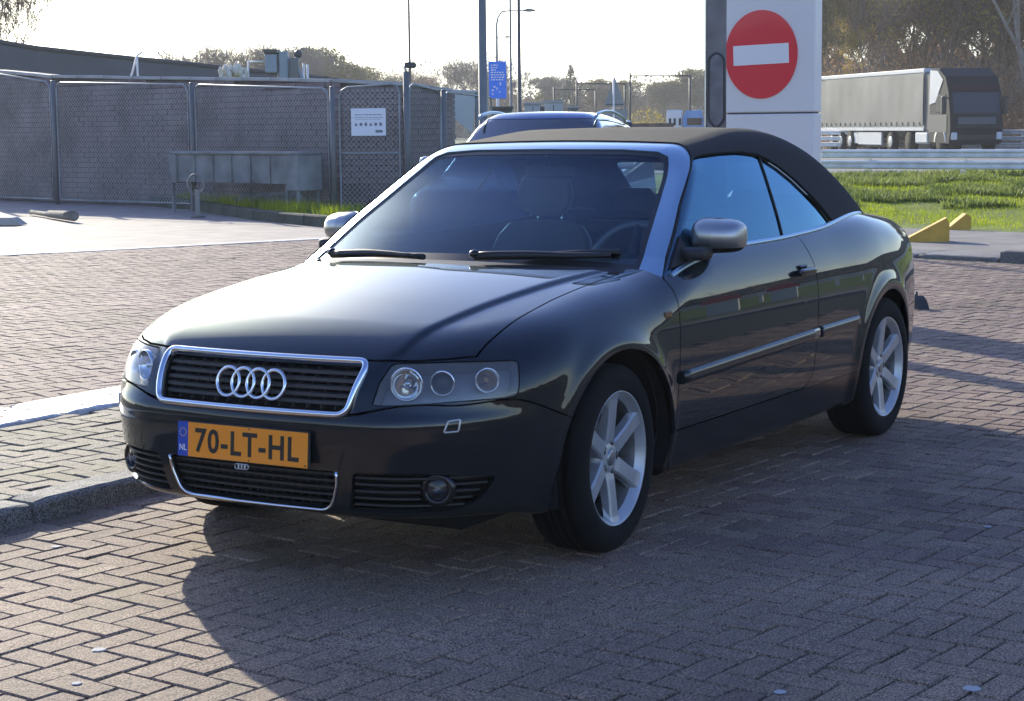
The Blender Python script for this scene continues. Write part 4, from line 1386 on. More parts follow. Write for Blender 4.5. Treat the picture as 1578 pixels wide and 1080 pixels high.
def make_seat(y, x=-1.30):
    s = empty('seat'); s.parent = car
    def loft(rings, name):
        rows = [[tuple(p) for p in r] + [tuple(r[0])] for r in rings]
        mb = MB().grid(rows, True)
        mb.add([tuple(p) for p in rings[-1]], [tuple(range(len(rings[-1])))]); mb.add([tuple(p) for p in rings[0]], [tuple(range(len(rings[0])))[::-1]])
        mb.build(name, M_leather, s)
    def ring(cx, cz, hy, hx, tilt, e=.5, n=24):
        r = []
        for k in range(n):
            a = 2 * math.pi * k / n
            u = math.copysign(abs(math.cos(a)) ** e, math.cos(a)) * hy; v = math.copysign(abs(math.sin(a)) ** e, math.sin(a)) * hx
            bol = .035 * (abs(u) / hy) ** 3
            r.append((cx + v * math.cos(tilt) + bol, y + u, cz + v * math.sin(tilt)))
        return r
    loft([ring(x - .02 - (z - .5) * .32, z, hy, hx, .25) for z, hy, hx in ((.50, .20, .06), (.56, .255, .075), (.70, .265, .07), (.85, .255, .062), (.94, .225, .055), (.995, .18, .045), (1.01, .12, .02))], 'seat_back')
    loft([ring(x + .22 - .26 + dx, .46, .25, .02, 0) if False else [(x + dx, y + u, z) for (u, z) in [(-.25, .40), (-.26, .50), (-.20, .535), (-.1, .52), (.1, .52), (.20, .535), (.26, .50), (.25, .40)]] for dx in (.0, .1, .3, .45, .5)], 'seat_cushion')
    hx_ = x - .02 - .58 * .32
    loft([ring(hx_ + .035 - (z - 1.1) * .1, z, hy, hx, .1, .75) for z, hy, hx in ((1.035, .06, .03), (1.05, .10, .05), (1.09, .128, .058), (1.14, .132, .058), (1.19, .118, .052), (1.22, .085, .038), (1.232, .04, .018))], 'head_restraint')
    for d in (-.06, .06): MB().tube([(hx_ + .03, y + d, .98), (hx_ + .03, y + d, 1.06)], .006, 6).build('restraint_post', M_chrome, s)
    return s
make_seat(.345, -1.50); make_seat(-.345, -1.50)
rs = empty('rear_seat'); rs.parent = car
for y in (-.30, .30):
    MB().box(-2.42, -2.26, y - .27, y + .27, .50, .98, Matrix.Translation((0, 0, 0)), .05).build('seat_back', M_leather, rs)
    MB().box(-2.44, -2.36, y - .12, y + .12, .99, 1.13, None, .035).build('head_restraint', M_leather, rs)
MB().box(-2.26, -1.80, -.58, .58, .34, .55, None, .05).build('seat_cushion', M_leather, rs)
for s_ in (1, -1):
    rows = []
    for x in np.linspace(-.48, -2.5, 24):
        b = belt_pt(x)
        rows.append([(x, (b[1] - .015) * s_, b[2] - .004), (x, (b[1] - .055) * s_, b[2] - .012), (x, (b[1] - .075) * s_, b[2] - .07), (x, (b[1] - .07) * s_, .35)])
    MB().grid(rows, True).build('door_trim', M_interior, car)
MB().box(-3.0, -2.40, -.68, .68, .93, .95).build('parcel_shelf', M_interior, car)
rvm = empty('rear_view_mirror'); rvm.parent = car
MB().box(-.012, .012, -.115, .115, -.030, .030, Matrix.Translation((-1.075, 0, 1.245)), .012).build('mirror_housing', M_blackg, rvm)
MB().tube([(-1.07, 0, 1.27), (-1.03, 0, 1.315)], .009, 6).build('mirror_stalk', M_blackg, rvm)
for y in (-.33, .33):
    MB().box(-1.30, -1.14, y - .17, y + .17, -.006, .006, Matrix.Translation((0, 0, 1.288)) @ Matrix.Rotation(R(8), 4, 'Y') @ Matrix.Translation((.0, 0, 0)) if False else Matrix.Translation((0, 0, 1.30)), .005).build('sun_visor', mat('visor', (.10, .10, .10), .7), car)
# ------------------------------------------------------------------ verge, motorway and everything beyond the yard
M_steel = mat('galvanised_steel', (.76, .74, .70), .55, .0, noise=(3, .2))
M_grey = mat('grey_paint', (.13, .14, .15), .5)
M_dkgrey = mat('dark_steel', (.05, .055, .06), .55)
M_pole = mat('pole_paint', (.15, .165, .17), .5, noise=(2, .12))

def smooth01(t): t = max(0.0, min(1.0, t)); return t * t * (3 - 2 * t)
Fh = Vector((_f.x, _f.y, 0)).normalized(); Rh = Vector((_f.y, -_f.x, 0)).normalized()
def loc(lat, dep, z=0.0):
    """place by distance ahead and to the right of the viewpoint"""
    p = Vector((_C.x, _C.y, 0)) + Fh * dep + Rh * lat; return Vector((p.x, p.y, z))
def lat_of(px, dep):
    p = far_pt(px, horizon_y(px), 10); d = p - _C
    return dep * d.dot(Rh) / d.dot(Fh)

# grass bank rising towards the guard rail
def bank_h(dep, lat):
    h = .38 * smooth01((dep - 24.5) / 10.5)
    h -= .40 * smooth01((dep - 38.5) / 8)
    return h
M_grass = mat('verge_grass', (.11, .15, .012), 1.0, noise=(1.6, .35, 10), bump=(60, 1.0))
rows = []
deps = [22.9, 24, 25, 26, 27, 28, 30, 32, 34, 36, 38, 40, 43, 47, 49]
for dp in deps:
    row = []
    for k in range(41):
        la_ = 1.5 + k * .9
        e = 1.0
        if dp == deps[0]: z = -.03
        else: z = bank_h(dp, la_) + .015 * math.sin(la_ * 2.1 + dp) + .02 * math.sin(la_ * .7)
        row.append(tuple(loc(la_, dp + (.0 if dp > 23 else 0), max(z, -.05 if dp == deps[0] else .005))))
    rows.append(row)
bank = MB().grid(rows, True).build('grass_bank', M_grass, kind='structure')

def blades(name, pts, hmin, hmax, w, m, lean=.35, parent=None, seed=3):
    r = random.Random(seed); V = []; Fc = []
    for (x, y, z) in pts:
        h = r.uniform(hmin, hmax); a = r.uniform(0, 6.283); ln = r.uniform(0, lean) * h; b = r.uniform(0, 6.283)
        dx, dy = math.cos(a) * w, math.sin(a) * w; i = len(V)
        V += [(x - dx, y - dy, z - .01), (x + dx, y + dy, z - .01), (x + math.cos(b) * ln, y + math.sin(b) * ln, z + h)]
        Fc.append((i, i + 1, i + 2))
    me = bpy.data.meshes.new(name); me.from_pydata(V, [], Fc); me.materials.append(m); me.update()
    return link(name, me, parent, kind='stuff')

def leaf_mat(name, c1, c2, tr=.35, rough=.6, noise=1.3):
    """leaves and grass: two tones, some light passing through"""
    m = bpy.data.materials.new(name); m.use_nodes = True
    n, l, b = nodes_of(m)
    ge = n.new('ShaderNodeNewGeometry'); nz = n.new('ShaderNodeTexNoise'); nz.inputs['Scale'].default_value = noise; nz.inputs['Detail'].default_value = 5
    l.new(ge.outputs['Position'], nz.inputs['Vector'])
    ad = n.new('ShaderNodeMath'); ad.operation = 'ADD'
    sc_ = n.new('ShaderNodeMath'); sc_.operation = 'MULTIPLY'; sc_.inputs[1].default_value = .5; l.new(ge.outputs['Random Per Island'], sc_.inputs[0])
    mr = n.new('ShaderNodeMapRange'); mr.inputs[1].default_value = .3; mr.inputs[2].default_value = .7; mr.inputs[4].default_value = .6; l.new(nz.outputs[0], mr.inputs[0])
    l.new(sc_.outputs[0], ad.inputs[0]); l.new(mr.outputs[0], ad.inputs[1])
    mx = n.new('ShaderNodeMix'); mx.data_type = 'RGBA'; mx.inputs[6].default_value = (*c1, 1); mx.inputs[7].default_value = (*c2, 1)
    l.new(ad.outputs[0], mx.inputs[0]); l.new(mx.outputs[2], b.inputs['Base Color'])
    b.inputs['Roughness'].default_value = rough
    t = n.new('ShaderNodeBsdfTranslucent'); l.new(mx.outputs[2], t.inputs[0])
    ms = n.new('ShaderNodeMixShader'); ms.inputs[0].default_value = tr
    out = [q for q in n if q.type == 'OUTPUT_MATERIAL'][0]
    l.new(b.outputs[0], ms.inputs[1]); l.new(t.outputs[0], ms.inputs[2]); l.new(ms.outputs[0], out.inputs[0])
    MATS[name] = m
    return m
M_blade = leaf_mat('grass_blades', (.17, .24, .006), (.37, .42, .025), .6)
M_weed = leaf_mat('weed_leaves', (.09, .14, .02), (.25, .29, .08), .5)
r_ = random.Random(11)
pts = []
for k in range(118000):
    dp = 23.6 + 14.6 * r_.random() ** .8; la_ = r_.uniform(lat_of(1130, dp), lat_of(1600, dp)) if k < 68000 else r_.uniform(lat_of(1600, dp), 24)
    z = bank_h(dp, la_) + .015 * math.sin(la_ * 2.1 + dp) + .02 * math.sin(la_ * .7)
    if r_.random() < .25 and 25 < dp < 38: continue
    pts.append(tuple(loc(la_, dp, z)))
blades('verge_grass', pts, .02, .055, .006, M_blade, seed=5)
pts = []
for k in range(56000):
    dp = r_.uniform(28.5, 36.8); la_ = r_.uniform(lat_of(1150, dp), lat_of(1900, dp))
    cl = math.sin(la_ * 3.1 + dp * 1.7) + math.sin(la_ * 1.3 - dp * 2.3) + math.sin(dp * 5.1 + la_ * 6.7) * .6
    if cl < .15: continue
    z = bank_h(dp, la_) + .02 * math.sin(la_ * .7)
    pts.append(tuple(loc(la_, dp, z)))
blades('verge_weeds', pts, .05, .16, .022, M_weed, 1.2, seed=6)

# road surface of the motorway
M_mway = mat('motorway_asphalt', (.16, .16, .16), .8, noise=(.6, .15))
mw = [loc(lat_of(1180, 56), 56), loc(lat_of(1600, 47), 47), loc(60, 47), loc(60, 106), loc(lat_of(1220, 118), 118)]
sheet('motorway', [tuple(p[:2]) for p in mw], .004, M_mway, kind='structure')

# guard rails
def guard_rail(name, label, A, B, zs, hh, post_step, post_z0, group, double=False):
    g = empty(name, A, label=label, cat='guard rail')
    d = (B - A); L = d.length; d.normalize(); nrm_ = Vector((-d.y, d.x, 0))
    yaw = math.atan2(d.y, d.x); g.rotation_euler = (0, 0, yaw)
    sgn = 1 if nrm_.dot(_C - A) > 0 else -1
    for z in zs:
        prof = [(0, -hh / 2), (.035, -hh * .40), (.040, -hh * .22), (.004, -hh * .06), (.004, hh * .06), (.040, hh * .22), (.035, hh * .40), (0, hh / 2)]
        n = max(2, int(L / 4.3))
        for k in range(n):
            x0, x1 = L * k / n, L * (k + 1) / n
            rows = [[(x, sgn * (a + .02), z + b) for a, b in prof] for x in (x0, x1 + .05)]
            MB().grid(rows, False, flip=(sgn > 0)).build('rail_beam', M_steel, g)
    k = 0; x = 1.0
    pm = MB().box(-.05, .05, -.03, .03, 0, max(zs) + hh * .35 - post_z0).mesh('post', M_steel)
    while x < L:
        o = link('post', pm, g); o.location = (x, -sgn * .035, post_z0); x += post_step
    return g
gA = loc(lat_of(1268, 37.6), 37.6, 0); gB = gA + (loc(lat_of(1700, 34.2), 34.2, 0) - gA).normalized() * 52
guard_rail('guard_rail', 'long double-beam steel guard rail on the grass bank nearest the yard', gA, gB, (.81, .595), .17, 2.0, .2, None)
gA = loc(lat_of(1200, 100), 100, 0); gB = loc(lat_of(1760, 80), 80, 0)
guard_rail('guard_rail', 'distant triple-beam steel guard rail behind the black truck', gA, gB, (.10 + .22, .62, .92), .22, 4.0, 0, None)

# ------------------------------------------------------------------ trees
def bare_tree(seed, H, trunk_r, spread=.55, levels=5, leafy=0.0, twig=.010, m_bark=None, m_leaf=None, nsplit=3, leaf=.05):
    """trunk + branching crown of real tapering twigs; returns (trunk mesh, crown mesh, leaf mesh)"""
    r = random.Random(seed)
    tV, tF, cV, cF, lV, lF = [], [], [], [], [], []
    def limb(V, F_, a, b, ra, rb, n):
        t = (b - a)
        if t.length < 1e-6: return
        t.normalize(); u = t.orthogonal().normalized(); v = t.cross(u); i = len(V)
        for p, q in ((a, ra), (b, rb)):
            for k in range(n):
                w = 2 * math.pi * k / n; V.append(tuple(p + (u * math.cos(w) + v * math.sin(w)) * q))
        for k in range(n): F_.append((i + k, i + (k + 1) % n, i + n + (k + 1) % n, i + n + k))
    def grow(p, d, L, rad, lv):
        segs = 3 if lv < 2 else 2
        for s in range(segs):
            d2 = (d + Vector((r.gauss(0, .12), r.gauss(0, .12), r.gauss(.05, .08)))).normalized()
            q = p + d2 * (L / segs); rb = rad * .82
            if lv == 0: limb(tV, tF, p, q, rad, rb, 8)
            else: limb(cV, cF, p, q, rad, rb, 5 if lv < 3 else 3)
            p, d, rad = q, d2, rb
            if lv > 0 and lv < levels and r.random() < .7:
                sd = (d + Vector((r.gauss(0, .6), r.gauss(0, .6), r.gauss(.15, .35)))).normalized()
                grow(p, sd, L * r.uniform(.5, .75), rad * .6, lv + 1)
        if lv >= levels:
            if leafy > 0 and m_leaf:
                for _ in range(int(leafy)):
                    c = p + Vector((r.gauss(0, .25), r.gauss(0, .25), r.gauss(0, .25))); i = len(lV)
                    for _k in range(3): lV.append(tuple(c + Vector((r.uniform(-leaf, leaf), r.uniform(-leaf, leaf), r.uniform(-leaf, leaf)))))
                    lF.append((i, i + 1, i + 2))
            return
        n = nsplit + (1 if r.random() < .4 else 0)
        for k in range(n):
            a = 2 * math.pi * (k + r.random() * .6) / n; tilt = spread * r.uniform(.55, 1.25)
            u = d.orthogonal().normalized(); v = d.cross(u)
            nd = (d * math.cos(tilt) + (u * math.cos(a) + v * math.sin(a)) * math.sin(tilt)); nd.z += .12; nd.normalize()
            grow(p, nd, L * r.uniform(.60, .82), max(rad * .62, twig), lv + 1)
    grow(Vector((0, 0, 0)), Vector((0, 0, 1)), H * .30, trunk_r, 0)
    def mk(nm, V, F_, m):
        me = bpy.data.meshes.new(nm); me.from_pydata(V, [], F_); me.materials.append(m); me.update(); return me
    return (mk('trunk', tV, tF, m_bark), mk('crown', cV, cF, m_bark), mk('leaves', lV, lF, m_leaf) if lV else None)

def conifer(seed, H, Rb, m_bark, m_leaf, n=5200):
    r = random.Random(seed); V = []; F_ = []
    for _ in range(n):
        t = r.random() ** .7; h = H * (.10 + .90 * (1 - t) if False else .08 + .92 * (1 - t)); rad = Rb * t * r.uniform(.35, 1.0) * (1 + .25 * math.sin(h * 5))
        a = r.uniform(0, 6.283); c = Vector((rad * math.cos(a), rad * math.sin(a), h - rad * .25)); i = len(V); s = .22 + .1 * r.random()
        V += [tuple(c), tuple(c + Vector((math.cos(a + .3) * s, math.sin(a + .3) * s, -s * .6))), tuple(c + Vector((math.cos(a - .3) * s, math.sin(a - .3) * s, -s * .5)))]
        F_.append((i, i + 1, i + 2))
    me = bpy.data.meshes.new('crown'); me.from_pydata(V, [], F_); me.materials.append(m_leaf); me.update()
    tm = MB().tube([(0, 0, 0), (0, 0, H * .9)], [.16, .03], 7).mesh('trunk', m_bark)
    return (tm, me, None)

M_bark = mat('bark', (.19, .145, .105), .9, noise=(3, .35))
M_barkg = mat('bark_grey', (.23, .195, .165), .9, noise=(3, .3))
M_leafb = leaf_mat('brown_leaves', (.24, .14, .075), (.38, .25, .14), .5)
M_leafy = leaf_mat('yellow_leaves', (.26, .20, .04), (.40, .32, .07), .45)
M_leafg = leaf_mat('green_leaves', (.13, .115, .045), (.21, .18, .07), .4)
M_ever = leaf_mat('evergreen', (.016, .030, .014), (.040, .058, .026), .2)
protos = [
    bare_tree(1, 13, .20, .50, 5, 2, .016, M_bark, M_leafb, 3, .07),
    bare_tree(2, 14, .22, .42, 5, 0, .016, M_barkg, None, 3),
    bare_tree(3, 12, .18, .55, 5, 6, .016, M_bark, M_leafb, 3, .09),
    bare_tree(4, 12, .17, .50, 4, 26, .016, M_bark, M_leafy, 3, .11),
    bare_tree(5, 12, .20, .48, 4, 40, .016, M_bark, M_leafg, 3, .12),
    conifer(6, 11, 2.4, M_bark, M_ever),
]
def height_of(p):
    return max(v.co.z for v in p[1].vertices)
PH = [height_of(p) for p in protos]
def put_tree(kind, px, dist, h, label, group=None, yaw=None, z=0.0, wide=1.0, trunk=True):
    p = protos[kind]; g = foot(px, dist); g.z = z
    t = empty('tree', g, rnd.uniform(0, 6.28) if yaw is None else yaw, label=label, cat='tree', group=group)
    s = h / PH[kind]; t.scale = (s * wide, s * wide, s)
    link('trunk', p[0], t)
    c = link('crown', p[1], t)
    if p[2]: link('leaves', p[2], c)
    return t
rt = random.Random(21)
# wood behind the motorway, right of the no-entry sign
DESC = ['brown-twigged bare tree', 'grey bare tree', 'rusty-leaved tree', 'pale yellow-leaved tree', 'dull green-leaved tree', 'dark pointed conifer']
GR = 'trees of the wood behind the black truck'
for i in range(44):
    px = 1255 + (i * 12.5 if i < 30 else 375 + (i - 30) * 38) + rt.uniform(-8, 8); dist = rt.choice([106, 112, 118, 124, 132]) + rt.uniform(-2, 2)
    kind = rt.choice([0, 0, 1, 2, 2, 3, 4, 2, 0])
    side = ['just right of the no-entry panel', 'above the rear of the grey trailer', 'above the middle of the trailer', 'above the front of the trailer', 'above the black lorry cab', 'just right of the black cab', 'at the right picture edge', 'far right of the lorry'][min(7 if px > 1640 else 6, max(0, int((px - 1262) / 48)))]
    put_tree(kind, px, dist, rt.uniform(12.5, 17.5) * (.72 if px < 1345 else 1), DESC[kind] + ' in the wood ' + side, GR, wide=.62 if px < 1345 else 1.15)
# low scrub in front of that wood
def scrub(name, label, items, n, m, size, seed, cat=None, kind='stuff', bare=.5):
    r = random.Random(seed); V = []; F_ = []
    for (c, rx, rz) in items:
        for _ in range(n):
            a = r.uniform(0, 6.283); rr = rx * r.random() ** .5; h = rz * (1 - (rr / rx) ** 2) * r.random() ** .6
            p = Vector((c.x + rr * math.cos(a), c.y + rr * math.sin(a), c.z + h)); i = len(V)
            if r.random() < bare:
                d = Vector((r.gauss(0, .3), r.gauss(0, .3), 1)).normalized() * size * r.uniform(2, 5); w = Vector((r.uniform(-1, 1), r.uniform(-1, 1), 0)) * size * .12
                V += [tuple(p - d * .5), tuple(p - d * .5 + w), tuple(p + d * .5)]
            else:
                V += [tuple(p + Vector((r.uniform(-size, size), r.uniform(-size, size), r.uniform(-size, size)))) for _k in range(3)]
            F_.append((i, i + 1, i + 2))
    me = bpy.data.meshes.new(name); me.from_pydata(V, [], F_); me.materials.append(m); me.update()
    o = link(name, me, None, kind=kind)
    if label: o['label'] = label
    if cat: o['category'] = cat
    return o
items = [(foot(px, 104 + rt.uniform(-2, 6)), rt.uniform(2.5, 4), rt.uniform(3.0, 7.0)) for px in range(1230, 2150, 12)]
scrub('undergrowth', 'dense brown undergrowth filling the foot of the wood behind the truck', items, 900, M_leafb, .16, 4, bare=.6)
items = [(foot(px, 134 + rt.uniform(-4, 8)), rt.uniform(4, 6), rt.uniform(8.0, 13.0)) for px in range(1230, 2150, 18)]
scrub('undergrowth', 'tangled grey thicket standing deep inside the wood', items, 900, M_barkg, .22, 9, bare=.8)

M_farw = leaf_mat('far_twigs', (.17, .125, .085), (.26, .19, .12), .15, noise=.08)
# far wood in the middle and to the left
mid = [(505, 230, 9.2, 4), (530, 225, 10.2, 5), (556, 228, 9.0, 4), (585, 240, 8.5, 0), (612, 235, 9.0, 2), (640, 238, 9.8, 2), (668, 240, 8.8, 0), (694, 232, 10.4, 1), (716, 236, 11.0, 1), (735, 232, 10.0, 0),
       (812, 240, 9.5, 1), (838, 250, 8.6, 1), (858, 250, 8.0, 4), (880, 245, 9.5, 5), (902, 250, 7.6, 4), (925, 248, 7.2, 0), (950, 252, 7.4, 4), (985, 255, 6.8, 1), (1010, 250, 7.2, 4), (1040, 252, 7.4, 0), (1068, 250, 7.6, 4), (1090, 248, 8.8, 4), (775, 244, 8.8, 0), (760, 250, 8.2, 2)]
for (px, d, h, k) in mid:
    wh = 'above the white notice' if px < 570 else 'just left of the thin brown pole' if px < 633 else 'just right of the brown pole' if px < 690 else 'just left of the thick lamp post' if px < 745 else 'just right of the blue sign' if px < 830 else 'left of the triangular sign' if px < 870 else 'just behind the triangular sign' if px < 960 else 'just left of the van' if px < 1030 else 'above the van'
    put_tree(k, px, d, h, DESC[k] + ' in the far wood ' + wh, 'trees of the far wood in the middle', wide=1.5)
left = [(135, 150, 7.6, 2), (165, 160, 7.8, 0), (215, 150, 6.9, 4), (250, 155, 7.6, 1), (285, 158, 8.3, 0), (310, 150, 8.6, 1), (345, 156, 8.2, 1), (375, 152, 8.8, 0), (402, 150, 8.9, 1), (425, 156, 8.4, 1), (440, 160, 8.0, 0), (470, 165, 8.6, 5), (490, 168, 8.8, 4)]
for (px, d, h, k) in left:
    wh = 'left of the steel brace' if px < 212 else 'between the brace and the pale plumes' if px < 355 else 'behind the pale plumes' if px < 410 else 'behind the pipework on the wall'
    put_tree(k, px, d, h, DESC[k] + ' over the long dark wall, ' + wh, 'trees behind the long dark wall', wide=1.5)
put_tree(1, -14, 70, 9.6, 'tall thin bare tree at the left edge behind the dark wall', None, wide=.6)
put_tree(0, 22, 72, 8.4, 'bare tree with clinging brown leaves beside the thin tree at the left', None, wide=.9)
items = [(foot(px, 262 + rt.uniform(-6, 6)), rt.uniform(7, 10), rt.uniform(5.5, 9.6)) for px in range(440, 1260, 12)]
scrub('far_woods', 'grey-green far wood along the horizon between the wall and the sign panel', items, 1500, M_farw, .34, 14, bare=.6)
items = [(foot(px, 175 + rt.uniform(-6, 6)), rt.uniform(5, 7), rt.uniform(4.2, 6.0)) for px in range(100, 520, 16)]
scrub('far_woods', 'brown scrub seen above the long dark wall', items, 1100, M_farw, .24, 15, bare=.75)
o = scrub('bush', 'round ochre bush beyond the gate posts in the middle distance', [(foot(996, 150), 2.6, 3.0)], 2600, M_leafy, .13, 8, cat='bush', kind='thing', bare=.3)

def ridge(name, pxs, dist, h, m, seed):
    r = random.Random(seed); rows = []
    for px in pxs:
        g = foot(px, dist); hh = h * r.uniform(.8, 1.15); back = Fh
        rows.append([tuple(g + Vector((0, 0, -.05))), tuple(g + back * 4 + Vector((0, 0, hh * .75))), tuple(g + back * 9 + Vector((0, 0, hh))), tuple(g + back * 30 + Vector((0, 0, -.05)))])
    return MB().grid(rows, True).build(name, m, kind='structure')
M_hill = mat('wooded_rise', (.055, .060, .045), .95, noise=(.35, .5, 10), bump=(2, 1.0))
ridge('hills', range(420, 1290, 12), 272, 5.6, M_hill, 3)
ridge('hills', range(1200, 2200, 12), 142, 7.5, mat('wooded_rise_brown', (.075, .055, .042), .95, noise=(.35, .5, 10), bump=(2, 1.0)), 4)

# surroundings outside the frame that the car mirrors: the verge and the wood go on round the yard
rt2 = random.Random(77)
def arc_pt(az, r): return Vector((r * math.cos(R(az)), r * math.sin(R(az)), 0))
items = [(arc_pt(az, 92 + rt2.uniform(-5, 5)), rt2.uniform(4, 6), rt2.uniform(5.0, 9.5)) for az in range(-70, 186, 3)]
scrub('woods', 'brown winter wood closing the yard on the other sides', items, 420, M_leafb, .34, 31, bare=.6)
rows = []
for az in range(-80, 189, 3):
    hh = rt2.uniform(4.5, 8.5)
    rows.append([tuple(arc_pt(az, 93) + Vector((0, 0, -.05))), tuple(arc_pt(az, 96) + Vector((0, 0, hh * .8))), tuple(arc_pt(az, 100) + Vector((0, 0, hh))), tuple(arc_pt(az, 125))])
MB().grid(rows, True).build('hills', MATS['wooded_rise_brown'], kind='structure')
M_lawn = mat('lawn', (.06, .10, .02), .95, noise=(.8, .3, 8), bump=(30, .6))
sheet('lawn', [tuple(arc_pt(a, 24)[:2]) for a in range(-60, 164, 8)] + [tuple(arc_pt(a, 91)[:2]) for a in range(163, -61, -8)], -.008, M_lawn, kind='structure')
M_redtop = mat('red_hood', (.60, .02, .03), .35, coat=.4); M_whb = mat('white_casing', (.62, .62, .60), .5)  # unseen boxes added for the red and white reflection in the door
for (p, lab) in (((-20.5, 10.2, 0), 'nearer white pump cabinet with a curved red hood beside the yard'), ((-24.0, 10.6, 0), 'further white pump cabinet with a curved red hood beside the yard')):
    t = empty('mirrored_box', p, R(66), label=lab, cat='reflection box')
    MB().box(-.24, .24, -.25, .25, 0, .72, None, .02).build('casing', M_whb, t)
    MB().prism([(.30 * math.cos(math.pi * k / 12), .722 + .62 * math.sin(math.pi * k / 12)) for k in range(13)], 1, -.29, .29).build('hood', M_redtop, t)

# trees that share a description differ by height
_by = {}
for _t in [o for o in bpy.data.objects if o.name.split('.')[0] == 'tree' and o.parent is None]: _by.setdefault(_t['label'], []).append(_t)
for _lab, _ts in _by.items():
    if len(_ts) < 2: continue
    _ts.sort(key=lambda o: -o.scale.z * 1.0)
    _w = {2: ['taller', 'shorter'], 3: ['tallest', 'middle-sized', 'shortest'], 4: ['tallest', 'second tallest', 'third tallest', 'shortest'], 5: ['tallest', 'second tallest', 'middle-sized', 'fourth tallest', 'shortest']}.get(len(_ts))
    if _w:
        for _a, _t in zip(_w, _ts): _t['label'] = _a + ' ' + _lab
# ------------------------------------------------------------------ left background: kerb, grass strip, fence, brick wall
KL = [(-120, 284), (0, 297), (100, 305), (200, 312), (300, 322), (400, 338), (500, 348), (600, 352), (720, 352)]
kpts = [ground_pt(*q) for q in KL]
def poly_len(P_):
    return [0] + list(np.cumsum([(P_[i + 1] - P_[i]).length for i in range(len(P_) - 1)]))
def along(P_, s):
    Ls = poly_len(P_)
    for i in range(len(P_) - 1):
        if s <= Ls[i + 1] or i == len(P_) - 2:
            t = (s - Ls[i]) / (Ls[i + 1] - Ls[i]); return P_[i].lerp(P_[i + 1], t), (P_[i + 1] - P_[i]).normalized()
kl = empty('kerb', kind='structure')
M_kdark = mat('mossy_kerb', (.045, .055, .045), .9, noise=(2.5, .4), bump=(40, .6))
s = 0; tot = poly_len(kpts)[-1]
km = MB().box(-.49, .49, -.09, .09, -.05, .155, None, .02).mesh('kerb_stone', M_kdark)
while s < tot - .5:
    p, d = along(kpts, s + .5)
    o = link('kerb_stone', km, kl); o.location = (p.x, p.y, rnd.uniform(-.006, .006)); o.rotation_euler = (0, 0, math.atan2(d.y, d.x)); s += 1.0
nrmk = lambda d: Vector((d.y, -d.x, 0)) if Vector((d.y, -d.x, 0)).dot(_C - kpts[3]) < 0 else Vector((-d.y, d.x, 0))
# strip of soil and grass between kerb and wall
rows = []
for s in np.linspace(0, tot, 30):
    p, d = along(kpts, float(s)); n = nrmk(d)
    rows.append([tuple(p + n * w + Vector((0, 0, z))) for w, z in ((.05, .12), (.8, .15), (2.5, .17), (8, .17))])
MB().grid(rows, True).build('grass_strip', M_grass, kind='structure')
pts = []; r_ = random.Random(5)
for _ in range(16000):
    s = r_.uniform(0, tot * .92); p, d = along(kpts, s); n = nrmk(d)
    w = .08 + abs(r_.gauss(0, .55)); q = p + n * w
    if math.sin(s * 2.3) + math.sin(s * 5.1 + w * 4) * .6 + r_.uniform(-1, 1) < -.5: continue
    pts.append((q.x, q.y, .14))
blades('strip_grass', pts, .04, .20, .007, M_blade, .6, seed=9)

# fence posts: (x at foot, y foot, x top, y top, distance)
def fpt(px, py, d): return far_pt(px, py, d)
FD = [(-60, 30.6 + 8), (84, 36.0), (297, 33.0), (513, 29.6), (627, 29.2), (684, 30.6), (760, 34)]
Pst = [foot(px, d) for px, d in FD]
def ztop(i): return [2.75, 2.36, 2.22, 2.05, 2.12, 2.0, 1.95][i]
WIRE = mat('fence_wire', (.34, .37, .38), .6, .0)
GREYF = mat('fence_tube', (.25, .28, .30), .5, .5, noise=(4, .2))
def fence_panel(i, label, rail_mid=False):
    A, B = Pst[i].copy(), Pst[i + 1].copy(); za, zb_ = ztop(i), ztop(i + 1)
    d = B - A; L = d.length; yaw = math.atan2(d.y, d.x)
    t = empty('mesh_fence', A, yaw, label=label, cat='fence', group='mesh fence panels in front of the brick wall')
    zl = lambda x: za + (zb_ - za) * x / L
    g = .12; c = .14
    lo = .10
    path = [(g, 0, lo), (g, 0, zl(g) - c), (g + c * .3, 0, zl(g) - c * .3), (g + c, 0, zl(g + c)), (L - g - c, 0, zl(L - g - c)), (L - g - c * .3, 0, zl(L) - c * .3), (L - g, 0, zl(L - g) - c), (L - g, 0, lo)]
    MB().tube(path, .017, 8, closed=True).build('frame', GREYF, t)
    if rail_mid: MB().tube([(g, 0, 1.02), (L - g, 0, 1.02)], .018, 6).build('cross_rail', GREYF, t)
    mb = MB(); w = .0042; s = -3.0; step = .085
    x0, x1 = g, L - g
    while s < L + 3:
        for sg in (1, -1):
            # line x = s + sg*(z-lo), clip to the frame
            pa = []
            for z in np.linspace(lo, max(za, zb_), 24):
                x = s + sg * (z - lo)
                if x0 <= x <= x1 and z <= zl(x): pa.append((x, z))
            if len(pa) > 1:
                (xa, z0), (xb, z1) = pa[0], pa[-1]; o_ = .004 * sg
                mb.add([(xa - w, o_, z0), (xa + w, o_, z0), (xb + w, o_, z1), (xb - w, o_, z1)], [(0, 1, 2, 3)])
        s += step
    mb.build('chain_link', WIRE, t, kind='stuff')
    return t
fence_panel(0, 'mesh fence panel at the left edge, furthest along the wall')
fence_panel(1, 'wide mesh fence panel left of the one above the concrete trough')
fence_panel(2, 'wide mesh fence panel behind the long concrete trough')
fence_panel(3, 'narrow mesh gate panel carrying the white notice', True)
fence_panel(4, 'small mesh fence panel right of the gate with the notice')
fence_panel(5, 'last mesh fence panel, half hidden behind the dark convertible')
